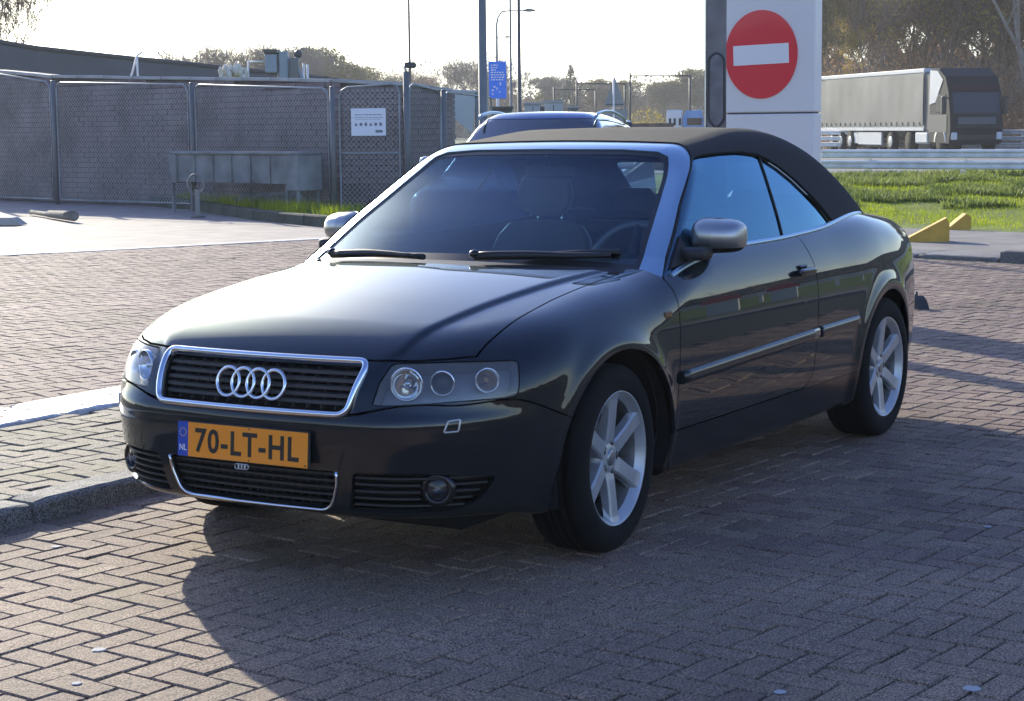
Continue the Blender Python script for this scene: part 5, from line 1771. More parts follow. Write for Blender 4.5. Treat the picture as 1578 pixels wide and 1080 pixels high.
for i, lab in ((0, 'thin fence post out at the left edge'), (1, 'grey fence post left of the widest mesh panel'), (2, 'grey fence post above the left end of the concrete trough'), (3, 'grey fence post left of the notice gate'), (4, 'thick dark gate post right of the white notice'), (5, 'grey fence post near the pale wall panel')):
    p = Pst[i]; r0 = .045 if i != 4 else .05
    t = empty('fence_post', p, label=lab, cat='post', group='posts of the mesh fence')
    MB().tube([(0, 0, 0), (0, 0, ztop(i) + (.02 if i != 4 else .16))], r0, 10).build('pole', M_grey, t)
    MB().sphere((0, 0, ztop(i) + (.02 if i != 4 else .16)), (r0 * 1.1, r0 * 1.1, .02), 10, 5).build('cap', M_grey, t)
# white notice on the gate
nz_ = z_at(568, 188, 29.1); nc = far_pt(568, 188, 29.15); dN = (Pst[4] - Pst[3]).normalized(); yN = math.atan2(dN.y, dN.x)
t = empty('notice', (nc.x, nc.y, nc.z), yN, label='white notice board with small print and a row of symbols on the gate', cat='sign')
fs = 1 if (Matrix.Rotation(yN, 3, 'Z') @ Vector((0, -1, 0))).dot(_C - nc) > 0 else -1
N = Matrix.Rotation(0 if fs > 0 else math.pi, 4, 'Z')
M_note = mat('notice_white', (.75, .78, .82), .6); M_inkg = mat('notice_ink', (.16, .18, .22), .6)
MB().box(-.295, .295, -.012, 0, -.215, .215, N, .004).build('board', M_note, t)
for (z, w_, h_) in ((.115, .23, .012), (.072, .25, .008), (.045, .21, .006)):
    rr = random.Random(int(z * 1000)); x = -w_; mb = MB()
    while x < w_:
        l_ = rr.uniform(.02, .06); mb.box(x, min(x + l_, w_), -.0145, -.012, z - h_ / 2, z + h_ / 2, N); x += l_ + .012
    mb.build('print_line', M_inkg, t)
for k in range(6):
    x = -.21 + k * .084; z = -.035; mb = MB()
    if k % 3 == 0: mb.prism([(x - .028, z - .024), (x + .028, z - .024), (x, z + .03)], 1, -.0145, -.012, N)
    elif k % 3 == 1: mb.prism([(x + .026 * math.cos(a * math.pi / 6), z + .026 * math.sin(a * math.pi / 6)) for a in range(12)], 1, -.0145, -.012, N)
    else: mb.box(x - .02, x + .02, -.0145, -.012, z - .026, z + .026, N)
    mb.build('symbol', M_inkg, t)
MB().box(.12, .24, -.0145, -.012, -.165, -.125, N).build('small_logo', M_inkg, t)

# brick wall close behind the fence
WD = [(-70, 40.2), (84, 37.2), (297, 34.2), (513, 30.8), (625, 30.6), (700, 32.4)]
Wp = [foot(px, d) for px, d in WD]; Wz = [2.78, 2.48, 2.33, 2.18, 2.10, 2.02]
M_wbrick = mat('old_wall_brick', (.185, .150, .148), .9, noise=(1.2, .45, 8), bump=(60, .5))
M_wjoint = mat('wall_mortar', (.085, .08, .082), .95, noise=(3, .4))
M_cope = mat('coping_stone', (.34, .34, .33), .8, noise=(1.5, .3))
wall = empty('brick_wall', Wp[1], label='low dark brick wall behind the mesh fence with pale coping on top', cat='wall')
iv = Matrix.Translation(-Wp[1])
mb = MB(); cb = []
bricks = []
for i in range(len(Wp) - 1):
    a, b = Wp[i], Wp[i + 1]; d = b - a; L = d.length; dn = d.normalized(); n = Vector((-dn.y, dn.x, 0))
    if n.dot(_C - a) < 0: n = -n
    za, zb_ = Wz[i], Wz[i + 1]
    q = [a - n * .02, b - n * .02, b - n * .24, a - n * .24]
    vs = [tuple(iv @ (p + Vector((0, 0, .0)))) for p in q] + [tuple(iv @ (p + Vector((0, 0, z)))) for p, z in zip(q, (za, zb_, zb_, za))]
    mb.add(vs, [(0, 1, 5, 4), (1, 2, 6, 5), (2, 3, 7, 6), (3, 0, 4, 7), (4, 5, 6, 7)])
    BL, BH = .30, .10
    for r in range(int(max(za, zb_) / BH) + 1):
        x = -(r % 2) * BL / 2
        while x < L:
            x0, x1 = max(x, 0), min(x + BL, L); z0 = r * BH
            ztp = za + (zb_ - za) * x / L
            if x1 - x0 > .05 and z0 + BH <= ztp + .02:
                bricks.append((a + dn * ((x0 + x1) / 2) + Vector((0, 0, z0 + BH / 2)), math.atan2(dn.y, dn.x), x1 - x0, n))
            x += BL
    # coping stones
    k = 0
    while k * .9 < L - .3:
        x0, x1 = k * .9, min((k + 1) * .9, L); xm = (x0 + x1) / 2; p = a + dn * xm - n * .12; z = za + (zb_ - za) * xm / L
        cb.append((p, z, math.atan2(dn.y, dn.x), math.atan2(zb_ - za, L), x1 - x0)); k += 1
mb.build('core', M_wjoint, wall)
for (p, z, yaw, sl, l_) in cb:
    o = MB().box(-l_ / 2 + .006, l_ / 2 - .006, -.17, .17, 0, .06, None, .008).build('coping_stone', M_cope, wall)
    o.location = (p.x - Wp[1].x, p.y - Wp[1].y, z + rnd.uniform(-.004, .006)); o.rotation_euler = (0, -sl, yaw)
bm_ = MB().box(-.143, .143, -.02, .012, -.044, .044).mesh('brick', M_wbrick)
bricks.sort(key=lambda t: (t[0] - _C).length)
mbf = MB(); ns = 0
for (p, yaw, l_, n) in bricks:
    pr_ = rnd.uniform(-.006, .006); q = p + n * (.006 + pr_)
    if ns < 160 and in_view(q, 0) and l_ > .28 and p.z > .5:
        o = link('brick', bm_, wall); o.location = q - Wp[1]; o.rotation_euler = (0, 0, yaw); ns += 1
    else:
        mbf.box(-l_ / 2 + .007, l_ / 2 - .007, -.02, .012, -.044, .044, Matrix.Translation(q - Wp[1]) @ Matrix.Rotation(yaw, 4, 'Z'))
mbf.build('brick_courses', M_wbrick, wall, kind='stuff')

# long dark wall rising behind it
def long_wall(name, label, pts, thick, m, z0=0, cope=None):
    """pts: (px, y_top, dist)"""
    t = empty(name, foot(pts[0][0], pts[0][2]), label=label, cat='wall'); o0 = t.location.copy()
    P_ = [foot(px, d) for px, y, d in pts]; Z = [z_at(px, y, d) for px, y, d in pts]
    mb = MB()
    for i in range(len(P_) - 1):
        a, b = P_[i] - o0, P_[i + 1] - o0; dn = (b - a).normalized(); n = Vector((-dn.y, dn.x, 0))
        if n.dot(_C - P_[i]) > 0: n = -n
        q = [a, b, b + n * thick, a + n * thick]; za, zb_ = Z[i], Z[i + 1]
        mb.add([tuple(p + Vector((0, 0, z0))) for p in q] + [tuple(p + Vector((0, 0, z))) for p, z in zip(q, (za, zb_, zb_, za))], [(0, 1, 5, 4), (1, 2, 6, 5), (2, 3, 7, 6), (3, 0, 4, 7), (4, 5, 6, 7)])
    mb.build('wall_face', m, t)
    if cope:
        for i in range(len(P_) - 1):
            a, b = P_[i] - o0, P_[i + 1] - o0; za, zb_ = Z[i], Z[i + 1]
            MB().tube([(a.x, a.y, za + .03), (b.x, b.y, zb_ + .03)], .07, 6).build('coping', cope, t)
    return t
M_dwall = mat('dark_wall', (.085, .092, .108), .9, noise=(.5, .25, 8), bump=(6, .5))
long_wall('retaining_wall', 'long tall dark wall sloping down behind the brick wall', [(-90, 52, 52), (0, 66, 52), (60, 76, 53), (170, 88, 54.5), (300, 101, 56), (420, 113, 58), (500, 122, 59), (640, 142, 62)], .4, M_dwall, cope=mat('wall_cap', (.05, .055, .06), .8))
# slope of the ramp seen through the left mesh panel
tz = foot(20, 39.8)
# pale flat panel with a slanting shaded lower edge behind the fence end
pp = empty('wall_panel', foot(712, 36), label='pale panel with slanting lower edge beside the thick lamp post', cat='panel')
o0 = pp.location
def q3(px, py, d): p = far_pt(px, py, d); return (p.x - o0.x, p.y - o0.y, p.z)
fr = [q3(692, 141, 36), (q3(734, 143, 36.3)), q3(728, 206, 36.3), q3(694, 176, 36)]
off = Vector((Fh.x, Fh.y, 0)) * .12
MB().add(fr + [tuple(Vector(p) + off) for p in fr], [(3, 2, 1, 0), (4, 5, 6, 7), (0, 1, 5, 4), (1, 2, 6, 5), (2, 3, 7, 6), (3, 0, 4, 7)]).build('panel_face', mat('pale_panel', (.42, .45, .47), .6), pp)
a = Vector(fr[0]); b = Vector(fr[1])
MB().tube([tuple(a + Vector((0, 0, .01))), tuple(b + Vector((0, 0, .01)))], .035, 6).build('panel_rail', mat('pale_rail', (.42, .43, .43), .5), pp)
for f_ in (fr[0], fr[1]): MB().tube([(f_[0], f_[1], 0), tuple(f_)], .04, 6).build('leg', M_grey, pp)

# concrete trough on legs in front of the wall
tA, tB = foot(277, 32.2), foot(476, 29.6); d = tB - tA; L = d.length; yaw = math.atan2(d.y, d.x)
M_tr = mat('weathered_concrete', (.19, .205, .205), .85, noise=(2.2, .35, 8), bump=(30, .5))
t = empty('concrete_trough', tA, yaw, label='long weathered concrete trough on legs under the widest mesh panels', cat='trough')
nf = 1 if (Matrix.Rotation(yaw, 3, 'Z') @ Vector((0, -1, 0))).dot(_C - tA) > 0 else -1
z1, z0 = z_at(290, 233, 32.0), z_at(290, 280, 32.0)
MB().box(.16, L - .22, -.20, .20, z0, z1 - .05, None, .01).build('beam', M_tr, t)
MB().box(.0, L, -.24, .24, z1 - .05, z1, None, .015).build('top_slab', M_tr, t)
MB().box(0, .20, -.25, .25, z0 - .02, z1 - .052, None, .012).build('end_block', M_tr, t)
MB().box(L - .30, L, -.25, .25, z0 - .10, z1 - .052, None, .012).build('end_block', M_tr, t)
for k in range(1, 6):
    x = .2 + k * (L - .45) / 6; MB().box(x - .012, x + .012, -.215 * nf - .012, -.215 * nf + .012, z0 + .01, z1 - .06).build('rib', M_tr, t)
for x in (.04, L - .06, L - .34):
    MB().box(x - .022, x + .022, -.22, -.17, 0, z0).build('leg', M_tr, t); MB().box(x - .022, x + .022, .17, .22, 0, z0).build('leg', M_tr, t)
# rubble under it
M_rub = mat('rubble', (.20, .21, .21), .9, noise=(6, .4))
r_ = random.Random(4)
for k in range(9):
    px = 365 + k * 12 + r_.uniform(-4, 4); p = foot(px, 31.4); s_ = r_.uniform(.08, .2)
    rows = superq((0, 0, s_ * .5), (s_, s_ * .8, s_ * .6), .8, 10, 7)
    rows = [[(x + r_.uniform(-.02, .02), y + r_.uniform(-.02, .02), z + r_.uniform(-.02, .02)) for x, y, z in q[:-1]] for q in rows]; rows = [q + [q[0]] for q in rows]
    o = MB().grid(rows, False).build('rubble_lump', M_rub); o.location = (p.x, p.y, .15)
    tag(o, ['leftmost', 'second', 'third', 'fourth', 'middle', 'sixth', 'seventh', 'eighth', 'rightmost'][k] + ' pale lump of rubble in the row under the concrete trough', 'rubble', 'rubble lumps under the trough')

# folding parking post with a hoop
p = foot(301, 30.0)
t = empty('hoop_post', p, yaw_to_cam(p) + math.pi / 2, label='short steel post with a round hoop standing on the pale paving', cat='post')
M_hoop = mat('dull_steel', (.20, .20, .20), .5, .4)
MB().box(-.04, .04, -.04, .04, .012, .46, None, .008).build('upright', M_hoop, t)
MB().box(-.12, .12, -.09, .09, 0, .015).build('foot_plate', M_dkgrey, t)
MB().tube([(.155 * math.cos(a * math.pi / 16) * .85 - .02, 0, .54 + .165 * math.sin(a * math.pi / 16)) for a in range(32)], .016, 8, closed=True).build('hoop', M_hoop, t)
MB().box(-.025, .025, -.03, .03, .455, .50).build('lock_tab', M_dkgrey, t)
# concrete wheel stop and a fallen post
a, b = ground_pt(-60, 346), ground_pt(38, 346); d = b - a
t = empty('wheel_stop', (a.x, a.y, 0), math.atan2(d.y, d.x), label='pale concrete wheel stop at the left edge of the far paving', cat='wheel stop')
M_ws = mat('pale_concrete', (.40, .37, .33), .8, noise=(4, .2)); L = d.length
MB().prism([(0, 0), (L, 0), (L - .16, .115), (.1, .115)], 1, -.12, .12).build('block', M_ws, t)
a, b = ground_pt(48, 331), ground_pt(114, 342); d = b - a
t = empty('fallen_post', (a.x, a.y, 0), math.atan2(d.y, d.x), label='short broken post lying on the pale paving beside the wheel stop', cat='post')
L = d.length
MB().tube([(0, 0, .05), (L * .4, 0, .055), (L * .45, 0, .065), (L * .85, 0, .085), (L, 0, .095)], [.035, .04, .06, .075, .085], 10).build('shaft', mat('old_wood', (.16, .15, .13), .9, noise=(8, .4)), t)
MB().sphere((0, 0, .05), (.06, .05, .045), 10, 6).build('pale_end', M_ws, t)

# plumes and machinery standing behind the brick wall
def pampas(px, py, dist, label):
    p = foot(px, dist); z = z_at(px, py, dist)
    t = empty('pampas_grass', p, label=label, cat='plant'); r = random.Random(3)
    mb = MB(); mc = MB()
    for k in range(60):
        a = r.uniform(0, 6.28); q = r.random() ** .5 * .34; tip = Vector((q * math.cos(a), q * math.sin(a), z - .12 + r.uniform(-.30, .0) - q * .5)); base = tip * .6; base.z = z - 1.0
        mb.tube([tuple(base), tuple(tip)], [.006, .004], 4, cap=False)
        mc.tube([tuple(tip - Vector((0, 0, .12))), tuple(tip), tuple(tip + Vector((.02, .02, .09)))], [.03, .06, .02], 6)
    mb.build('stems', M_leafy, t); mc.build('plumes', mat('pale_plume', (.62, .58, .48), .9), t)
    MB().sphere((0, 0, (z - .8) / 2), (.45, .45, (z - .8) / 2), 10, 6).build('leaf_base', M_leafg, t)
pampas(362, 90, 42, 'cream plumes of pampas grass sticking up behind the brick wall')
def machine():
    p = foot(445, 44); t = empty('pump_station', p, label='pipework and small tanks sticking up over the wall right of the pale plumes', cat='machinery')
    Z = lambda y: z_at(445, y, 44); w = 44 / CAM_F
    X = lambda px: (px - 445) * w
    Mt = Matrix.Rotation(math.atan2(Rh.y, Rh.x), 4, 'Z')
    M_tank = mat('machine_blue', (.20, .26, .32), .5, .4)
    def bx(x0, x1, y0, y1, nm, m, dd=.25): MB().box(X(x0), X(x1), -dd, dd, Z(y1), Z(y0), Mt, .01).build(nm, m, t)
    bx(413, 431, 84, 112, 'cabinet', M_tank); bx(411, 432, 77, 83, 'hood', M_dkgrey, .3); bx(434, 447, 80, 128, 'tank', M_tank, .2)
    bx(449, 463, 90, 130, 'frame_panel', M_grey, .1)
    for px, y in ((431, 85), (447, 88), (470, 98), (476, 100)): MB().tube([tuple(Mt @ Vector((X(px), 0, 0))), tuple(Mt @ Vector((X(px), 0, Z(y))))], .03, 6).build('pipe', M_steel, t)
    MB().tube([tuple(Mt @ Vector((X(386), 0, Z(95)))), tuple(Mt @ Vector((X(412), 0, Z(95))))], .025, 6).build('pipe', M_steel, t)
    MB().tube([tuple(Mt @ Vector((X(386), 0, 0))), tuple(Mt @ Vector((X(385), 0, Z(93))))], .02, 6).build('pipe', M_steel, t)
    MB().sphere(tuple(Mt @ Vector((X(462), 0, Z(84)))), .10, 10, 8).build('cowl', M_dkgrey, t)
    MB().tube([tuple(Mt @ Vector((X(462), 0, Z(84)))), tuple(Mt @ Vector((X(458), 0, Z(100)))), tuple(Mt @ Vector((X(466), 0, Z(118)))), tuple(Mt @ Vector((X(470), 0, 0)))], .06, 8).build('bent_pipe', M_tank, t)
machine()
# two-legged steel brace over the wall
t = empty('steel_brace', foot(212, 50), label='slanting two-legged steel brace above the brick wall', cat='brace')
o0 = t.location
for (xa, ya, xb, yb) in ((190, 122, 211, 86), (213, 122, 211, 86), (211, 86, 219, 80)):
    a, b = far_pt(xa, ya, 50), far_pt(xb, yb, 50)
    if ya > 120: a = Vector((a.x, a.y, a.z - .6))
    MB().tube([tuple(a - o0), tuple(b - o0)], .028, 6).build('brace_leg', M_steel, t)
MB().tube([(0, 0, 0), tuple(far_pt(213, 122, 50) - o0)], .03, 6).build('mast', M_steel, t)
# small camera head on the gate post
c = Pst[4]; hz = ztop(4) + .18
t = empty('gate_lamp', (c.x, c.y, hz), label='small dark lamp head on top of the gate post', cat='lamp')
MB().box(-.02, .16, -.07, .07, .05, .14, Matrix.Rotation(math.atan2(Rh.y, Rh.x), 4, 'Z'), .02).build('lamp_head', M_dkgrey, t)
MB().tube([(0, 0, 0), (.05, 0, .07)], .02, 6).build('bracket', M_steel, t)

# ------------------------------------------------------------------ poles, lamps, signs in the middle
def pole(name, label, px, dist, r0, r1, h, m=M_pole, cat='pole'):
    p = foot(px, dist); t = empty(name, p, label=label, cat=cat)
    MB().tube([(0, 0, 0), (0, 0, .9), (0, 0, .92), (0, 0, h)], [r0 * 1.25, r0 * 1.25, r0, r1], 14).build('shaft', m, t)
    MB().tube([(0, 0, 0), (0, 0, .03)], r0 * 2, 14).build('base_plate', M_dkgrey, t)
    return t
pole('lamp_post', 'thick grey lamp post rising behind the dark convertible', 745, 30, .072, .058, 9.0, cat='lamp post')
pole('lamp_post', 'thin brown pole left of the thick lamp post', 633, 70, .055, .03, 11, mat('rusty', (.12, .09, .075), .7), cat='pole')
pole('lamp_post', 'thin pale pole between the blue sign and the darker mast', 788, 78, .055, .04, 13, cat='pole')
pole('lamp_post', 'dark mast right of the blue sign', 801, 62, .068, .045, 10, M_dkgrey, cat='mast')
def street_light(label, px, dist, ytop, arm_px, ydrop):
    p = foot(px, dist); t = empty('street_lamp', p, label=label, cat='street lamp'); zt = z_at(px, ytop, dist); A = Rh * ((arm_px - px) * dist / CAM_F)
    MB().tube([(0, 0, 0), (0, 0, zt - .8), tuple(A * .06 + Vector((0, 0, zt - .35))), tuple(A * .2 + Vector((0, 0, zt - .05))), tuple(A * .45 + Vector((0, 0, zt))), tuple(A + Vector((0, 0, zt)))], [.11, .07, .06, .055, .05, .045], 8).build('bent_pole', mat('pale_pole', (.34, .33, .32), .6), t)
    s = .8 if arm_px > px else -.8
    b = A.normalized()
    MB().tube([tuple(A + Vector((0, 0, zt))), tuple(A + b * .35 + Vector((0, 0, zt + .03))), tuple(A + b * .75 + Vector((0, 0, zt)))], [.06, .12, .05], 8).build('lamp_head', M_grey, t)
street_light('tall bent street lamp with its arm to the right above the blue sign', 767, 112, 18, 808, 0)
street_light('lower distant street lamp with a short arm behind the blue sign', 766, 190, 58, 778, 0)
# blue sign
p = foot(767.5, 60); t = empty('blue_sign', p, yaw_to_cam(p) + math.pi / 2, label='tall blue rest-area sign with white lines right of the thick lamp post', cat='sign')
zb_, zt = z_at(767, 152, 60), z_at(767, 95, 60); hw = 13.5 * 60 / CAM_F
MB().box(-hw, hw, -.03, .03, zb_, zt, None, .02).build('board', mat('sign_blue', (.02, .20, .80), .45), t)
MB().tube([(0, .06, 0), (0, .06, zt)], .05, 8).build('post', M_steel, t)
r_ = random.Random(8); H_ = zt - zb_
for k in range(7):
    z = zt - H_ * (.10 + .065 * k); x = -hw * .75; mb = MB()
    while x < hw * .1 + (hw * .6 if k > 2 else -.05):
        l_ = r_.uniform(.03, .09); mb.box(x, x + l_, -.036, -.03, z - .018, z + .018); x += l_ + .03
    mb.build('text_line', M_white, t)
for (x, z, w_, h_) in ((-.10, .30, .06, .05), (-.02, .24, .03, .08), (-.16, .20, .05, .06), (.09, .36, .04, .09), (-.16, .10, .04, .05), (.06, .17, .05, .03)):
    MB().box(x - w_ / 2, x + w_ / 2, -.036, -.03, zb_ + H_ * z, zb_ + H_ * z + h_).build('pictogram', M_white, t)

# cabinets and white containers
def cab(name, label, x0, x1, y0, y1, dist, m, cat, depth=.8, extra=None):
    p = foot((x0 + x1) / 2, dist); t = empty(name, p, yaw_to_cam(p) + math.pi / 2, label=label, cat=cat); hw = (x1 - x0) / 2 * dist / CAM_F; zt = z_at((x0 + x1) / 2, y0, dist)
    MB().box(-hw, hw, 0, depth, 0, zt - .06, None, .01).build('body', m, t)
    MB().box(-hw - .03, hw + .03, -.03, depth + .03, zt - .058, zt, None, .008).build('lid', M_cope if m is not M_dkgrey else M_dkgrey, t)
    MB().box(-.01, .01, -.004, .0, .05, zt - .1).build('door_gap', M_dkgrey, t)
    return t
M_cont = mat('container_white', (.38, .40, .41), .5)
cab('cabinet', 'dark round-shouldered cabinet right of the thick lamp post', 757, 789, 164, 200, 40, M_dkgrey, 'cabinet')
cab('container', 'pale site container left of the dark upright behind the estate car', 809, 834, 158, 200, 46, M_cont, 'container')
cab('container', 'pale site container right of the dark upright behind the estate car', 838, 868, 155, 200, 47, M_cont, 'container')
cab('cabinet', 'small glazed grey cabinet right of the pale containers', 875, 891, 163, 200, 48, M_grey, 'cabinet')
# height portals
def portal(label, xa, xb, ybeam, dist, ytop_a, ytop_b):
    a, b = foot(xa, dist), foot(xb, dist); t = empty('height_portal', a, label=label, cat='portal'); zb_ = z_at(xa, ybeam, dist); z2 = z_at(xb, ybeam, dist); d = b - a
    MB().tube([(0, 0, 0), (0, 0, z_at(xa, ytop_a, dist))], .055, 6).build('upright', M_dkgrey, t)
    MB().tube([(d.x, d.y, 0), (d.x, d.y, z_at(xb, ytop_b, dist))], .055, 6).build('upright', M_dkgrey, t)
    MB().tube([(0, 0, zb_), (d.x, d.y, z2)], .04, 6).build('beam', M_dkgrey, t)
portal('thin dark height portal left of the brown-ochre bush', 971, 1063, 117, 100, 112, 116)
portal('thin dark height portal crossing behind the triangular sign', 889, 963, 129, 112, 124, 128)
portal('lowest thin height portal above the pale containers', 854, 918, 138, 120, 134, 140)
MB().box(-.04, .04, -.04, .04, 0, 1.9).build('fence_stub', M_dkgrey).location = foot(836, 45.5)
o = bpy.data.objects['fence_stub']; tag(o, 'dark upright standing between the two pale containers', 'post')
# triangular sign seen from behind
p = foot(948, 70); t = empty('warning_sign', p, yaw_to_cam(p) + math.pi / 2, label='back of a triangular road sign above two square plates', cat='sign')
Z = lambda y: z_at(948, y, 70); w = 70 / CAM_F
M_back = mat('sign_back', (.17, .20, .21), .5, .3)
MB().prism(rounded([(-17 * w, Z(163)), (16 * w, Z(165)), (-1 * w, Z(117))], .05, 3), 1, -.012, .012).build('triangle_plate', M_back, t)
MB().box(-20 * w, -3 * w, -.012, .012, Z(190), Z(169)).build('square_plate', M_back, t); MB().box(-1.5 * w, 19 * w, -.012, .012, Z(191), Z(168)).build('square_plate', M_back, t)
MB().tube([(-2.2 * w, -.05, 0), (-2.2 * w, -.05, Z(122))], .035, 8).build('post', M_steel, t)
MB().box(-14 * w, 13 * w, -.03, -.012, Z(162), Z(160)).build('clamp_bar', M_dkgrey, t)
p = foot(968, 33); t = empty('bollard', p, label='dark bollard with a white reflector top just above the fabric roof', cat='bollard')
MB().tube([(0, 0, 0), (0, 0, z_at(968, 188, 33))], .07, 10).build('body', M_dkgrey, t); MB().sphere((0, 0, z_at(968, 188, 33)), (.05, .05, .035), 10, 6).build('reflector', M_white, t)
p0, p1 = foot(972, 60), foot(1030, 58); t = empty('low_wall', p0, label='low brown wall between the bollard and the white van', cat='wall'); d = p1 - p0
MB().box(0, d.length, 0, .2, 0, z_at(1000, 190, 60), Matrix.Rotation(math.atan2(d.y, d.x), 4, 'Z')).build('wall_face', mat('brown_wall', (.10, .075, .06), .9, noise=(2, .3)), t)

# white and blue van seen end on
def van():
    dist = 74; p = foot(1056, dist); t = empty('parked_van', p, yaw_to_cam(p) + math.pi / 2, label='white van with blue front just left of the metal pillar', cat='van'); w = dist / CAM_F; Z = lambda y: z_at(1056, y, dist)
    Mw = mat('van_white', (.60, .62, .62), .35, coat=.5); Mb = mat('van_blue', (.05, .22, .50), .3, coat=.8); Mg = mat('van_glass', (.02, .025, .03), .08)
    x0, xm, x1 = -29 * w, -3 * w, 28 * w
    MB().box(x0, xm - .02, 0, 2.6, .35, Z(169), None, .05).build('rear_body', Mw, t)
    MB().prism([(xm, .35), (x1, .35), (x1, Z(184)), (x1 - 3 * w, Z(170)), (xm + 4 * w, Z(170)), (xm, Z(180))], 1, -.1, 2.5).build('cab', Mb, t)
    MB().box(xm + 6 * w, x1 - 2 * w, -.14, -.1, Z(193), Z(182)).build('windscreen', Mg, t)
    for x in (-25, -18, -10): MB().box(x * w, (x + 3.4) * w, -.02, .0, Z(193), Z(182)).build('window', Mg, t)
    MB().box(x1 - 17 * w, x1 - 1 * w, 0, 1.5, Z(172), Z(169.3)).build('roof_light', Mw, t)
    for x in (x0 + .45, x1 - .4):
        for y in (.1, 2.2): MB().lathe([(0, -.1), (.33, -.1), (.35, -.06), (.35, .1), (0, .1)][::-1], 18, Matrix.Translation((x, y, .35))).build('wheel', M_tyre, t)
van()

# ------------------------------------------------------------------ no-entry panel and metal pillar
def sign_panel():
    dist = 14.2; a, b = foot(1123, dist), foot(1260.5, dist - .3); d = b - a; L = d.length; yaw = math.atan2(d.y, d.x)
    t = empty('sign_panel', a, yaw, label='tall light grey panel with a round red no-entry sign on it', cat='sign')
    fs = -1 if (Matrix.Rotation(yaw, 3, 'Z') @ Vector((0, -1, 0))).dot(_C - a) > 0 else 1
    Mp = mat('panel_grey', (.80, .77, .73), .42, .0, noise=(.8, .06))
    zj = z_at(1190, 174.5, dist)
    MB().box(0, L, -.09, .09, .12, zj - .006, None, .008).build('lower_cladding', Mp, t)
    MB().box(0, L, -.09, .09, zj + .006, 3.4, None, .008).build('upper_cladding', Mp, t)
    MB().box(.02, L - .02, -.08, .08, .05, 3.38).build('core', M_dkgrey, t)
    MB().box(-.03, L + .03, -.11, .11, 0, .12, None, .01).build('plinth', M_dkgrey, t)
    w = (dist - .15) / CAM_F; cx = (1179.5 - 1121.5) * w; cz = z_at(1179, 85, dist - .1); rr = 57.5 * w * 1.0; rz = 67 * w
    y = fs * .092
    sg = empty('no_entry_disc', (cx, y, cz)); sg.parent = t
    Mr = mat('sign_red', (.80, .015, .035), .35, coat=.3)
    n = 64
    def disc(r0, r1, ya, yb, m, nm):
        vs = [(r0 * math.cos(2 * math.pi * k / n), ya, r1 * math.sin(2 * math.pi * k / n)) for k in range(n)] + [(r0 * math.cos(2 * math.pi * k / n), yb, r1 * math.sin(2 * math.pi * k / n)) for k in range(n)]
        fs_ = [tuple(range(n)), tuple(range(n, 2 * n))[::-1]] + [(k, (k + 1) % n, n + (k + 1) % n, n + k) for k in range(n)]
        return MB().add(vs, fs_).build(nm, m, sg)
    disc(rr, rz, 0, fs * .006, Mr, 'red_disc')
    hb_ = 44 * w
    M_sw = mat('sign_white', (.85, .84, .82), .4)
    MB().box(-hb_, hb_ * 1.0, min(fs * .0062, fs * .010), max(fs * .0062, fs * .010), -15 * w, 15 * w, Matrix.Rotation(R(-1.8) * 1, 4, 'Y')).build('white_bar', M_sw, sg)
    return t
sign_panel()
def pillar():
    dist = 12.8; w = dist / CAM_F; p = foot(1104, dist)
    t = empty('metal_pillar', p, yaw_to_cam(p) + math.pi / 2, label='narrow scuffed grey metal pillar left of the no-entry panel', cat='pillar')
    Mpl = mat('pillar_metal', (.15, .14, .145), .42, .5, noise=(5, .3)); Mk = mat('pillar_recess', (.035, .035, .038), .35, .4); Me = mat('pillar_edge', (.62, .62, .60), .25, .8)
    MB().box(-16 * w, 15 * w, 0, .20, 0, 3.2, None, .006).build('body', Mpl, t)
    MB().box(-18.2 * w, -16.2 * w, -.004, .20, 0, 3.2).build('bright_edge', Me, t)
    zt, zb_ = z_at(1104, 83, dist), z_at(1104, 196, dist)
    ring = rounded([(-12 * w, zt - .03), (0, zt + .012), (12 * w, zt - .03), (12 * w, zb_ + .05), (0, zb_ - .01), (-12 * w, zb_ + .05)], .03, 4)
    nn = [(0, -1, 0)] * len(ring)
    sweep([(x, -.001, z) for x, z in ring], nn, roundprof(.016, .006), True).build('recess_edge', Mk, t)
    inner = [(x * .84, z) for x, z in ring]
    MB().prism([(x * .84, zt + (z - zt) * .97 - .004) for x, z in ring], 1, -.004, .0).build('cover_plate', mat('pillar_cover', (.16, .15, .16), .5, .3, noise=(7, .35)), t)
    MB().box(-17 * w, 16 * w, -.02, .22, 0, .10, None, .006).build('plinth', M_dkgrey, t)
pillar()
# small rubber stop on the bricks right of the car
p = ground_pt(1411, 475); t = empty('rubber_stop', p, R(54), label='small dark rubber stop on the bricks behind the car', cat='stop')
MB().prism([(-.11, 0), (.11, 0), (.07, .07), (.02, .10), (-.08, .07)], 1, -.05, .05).build('block', mat('rubber', (.03, .032, .035), .8), t)
MB().tube([(.0, 0, .08), (.01, 0, .13)], [.016, .01], 8).build('peg', M_dkgrey, t)
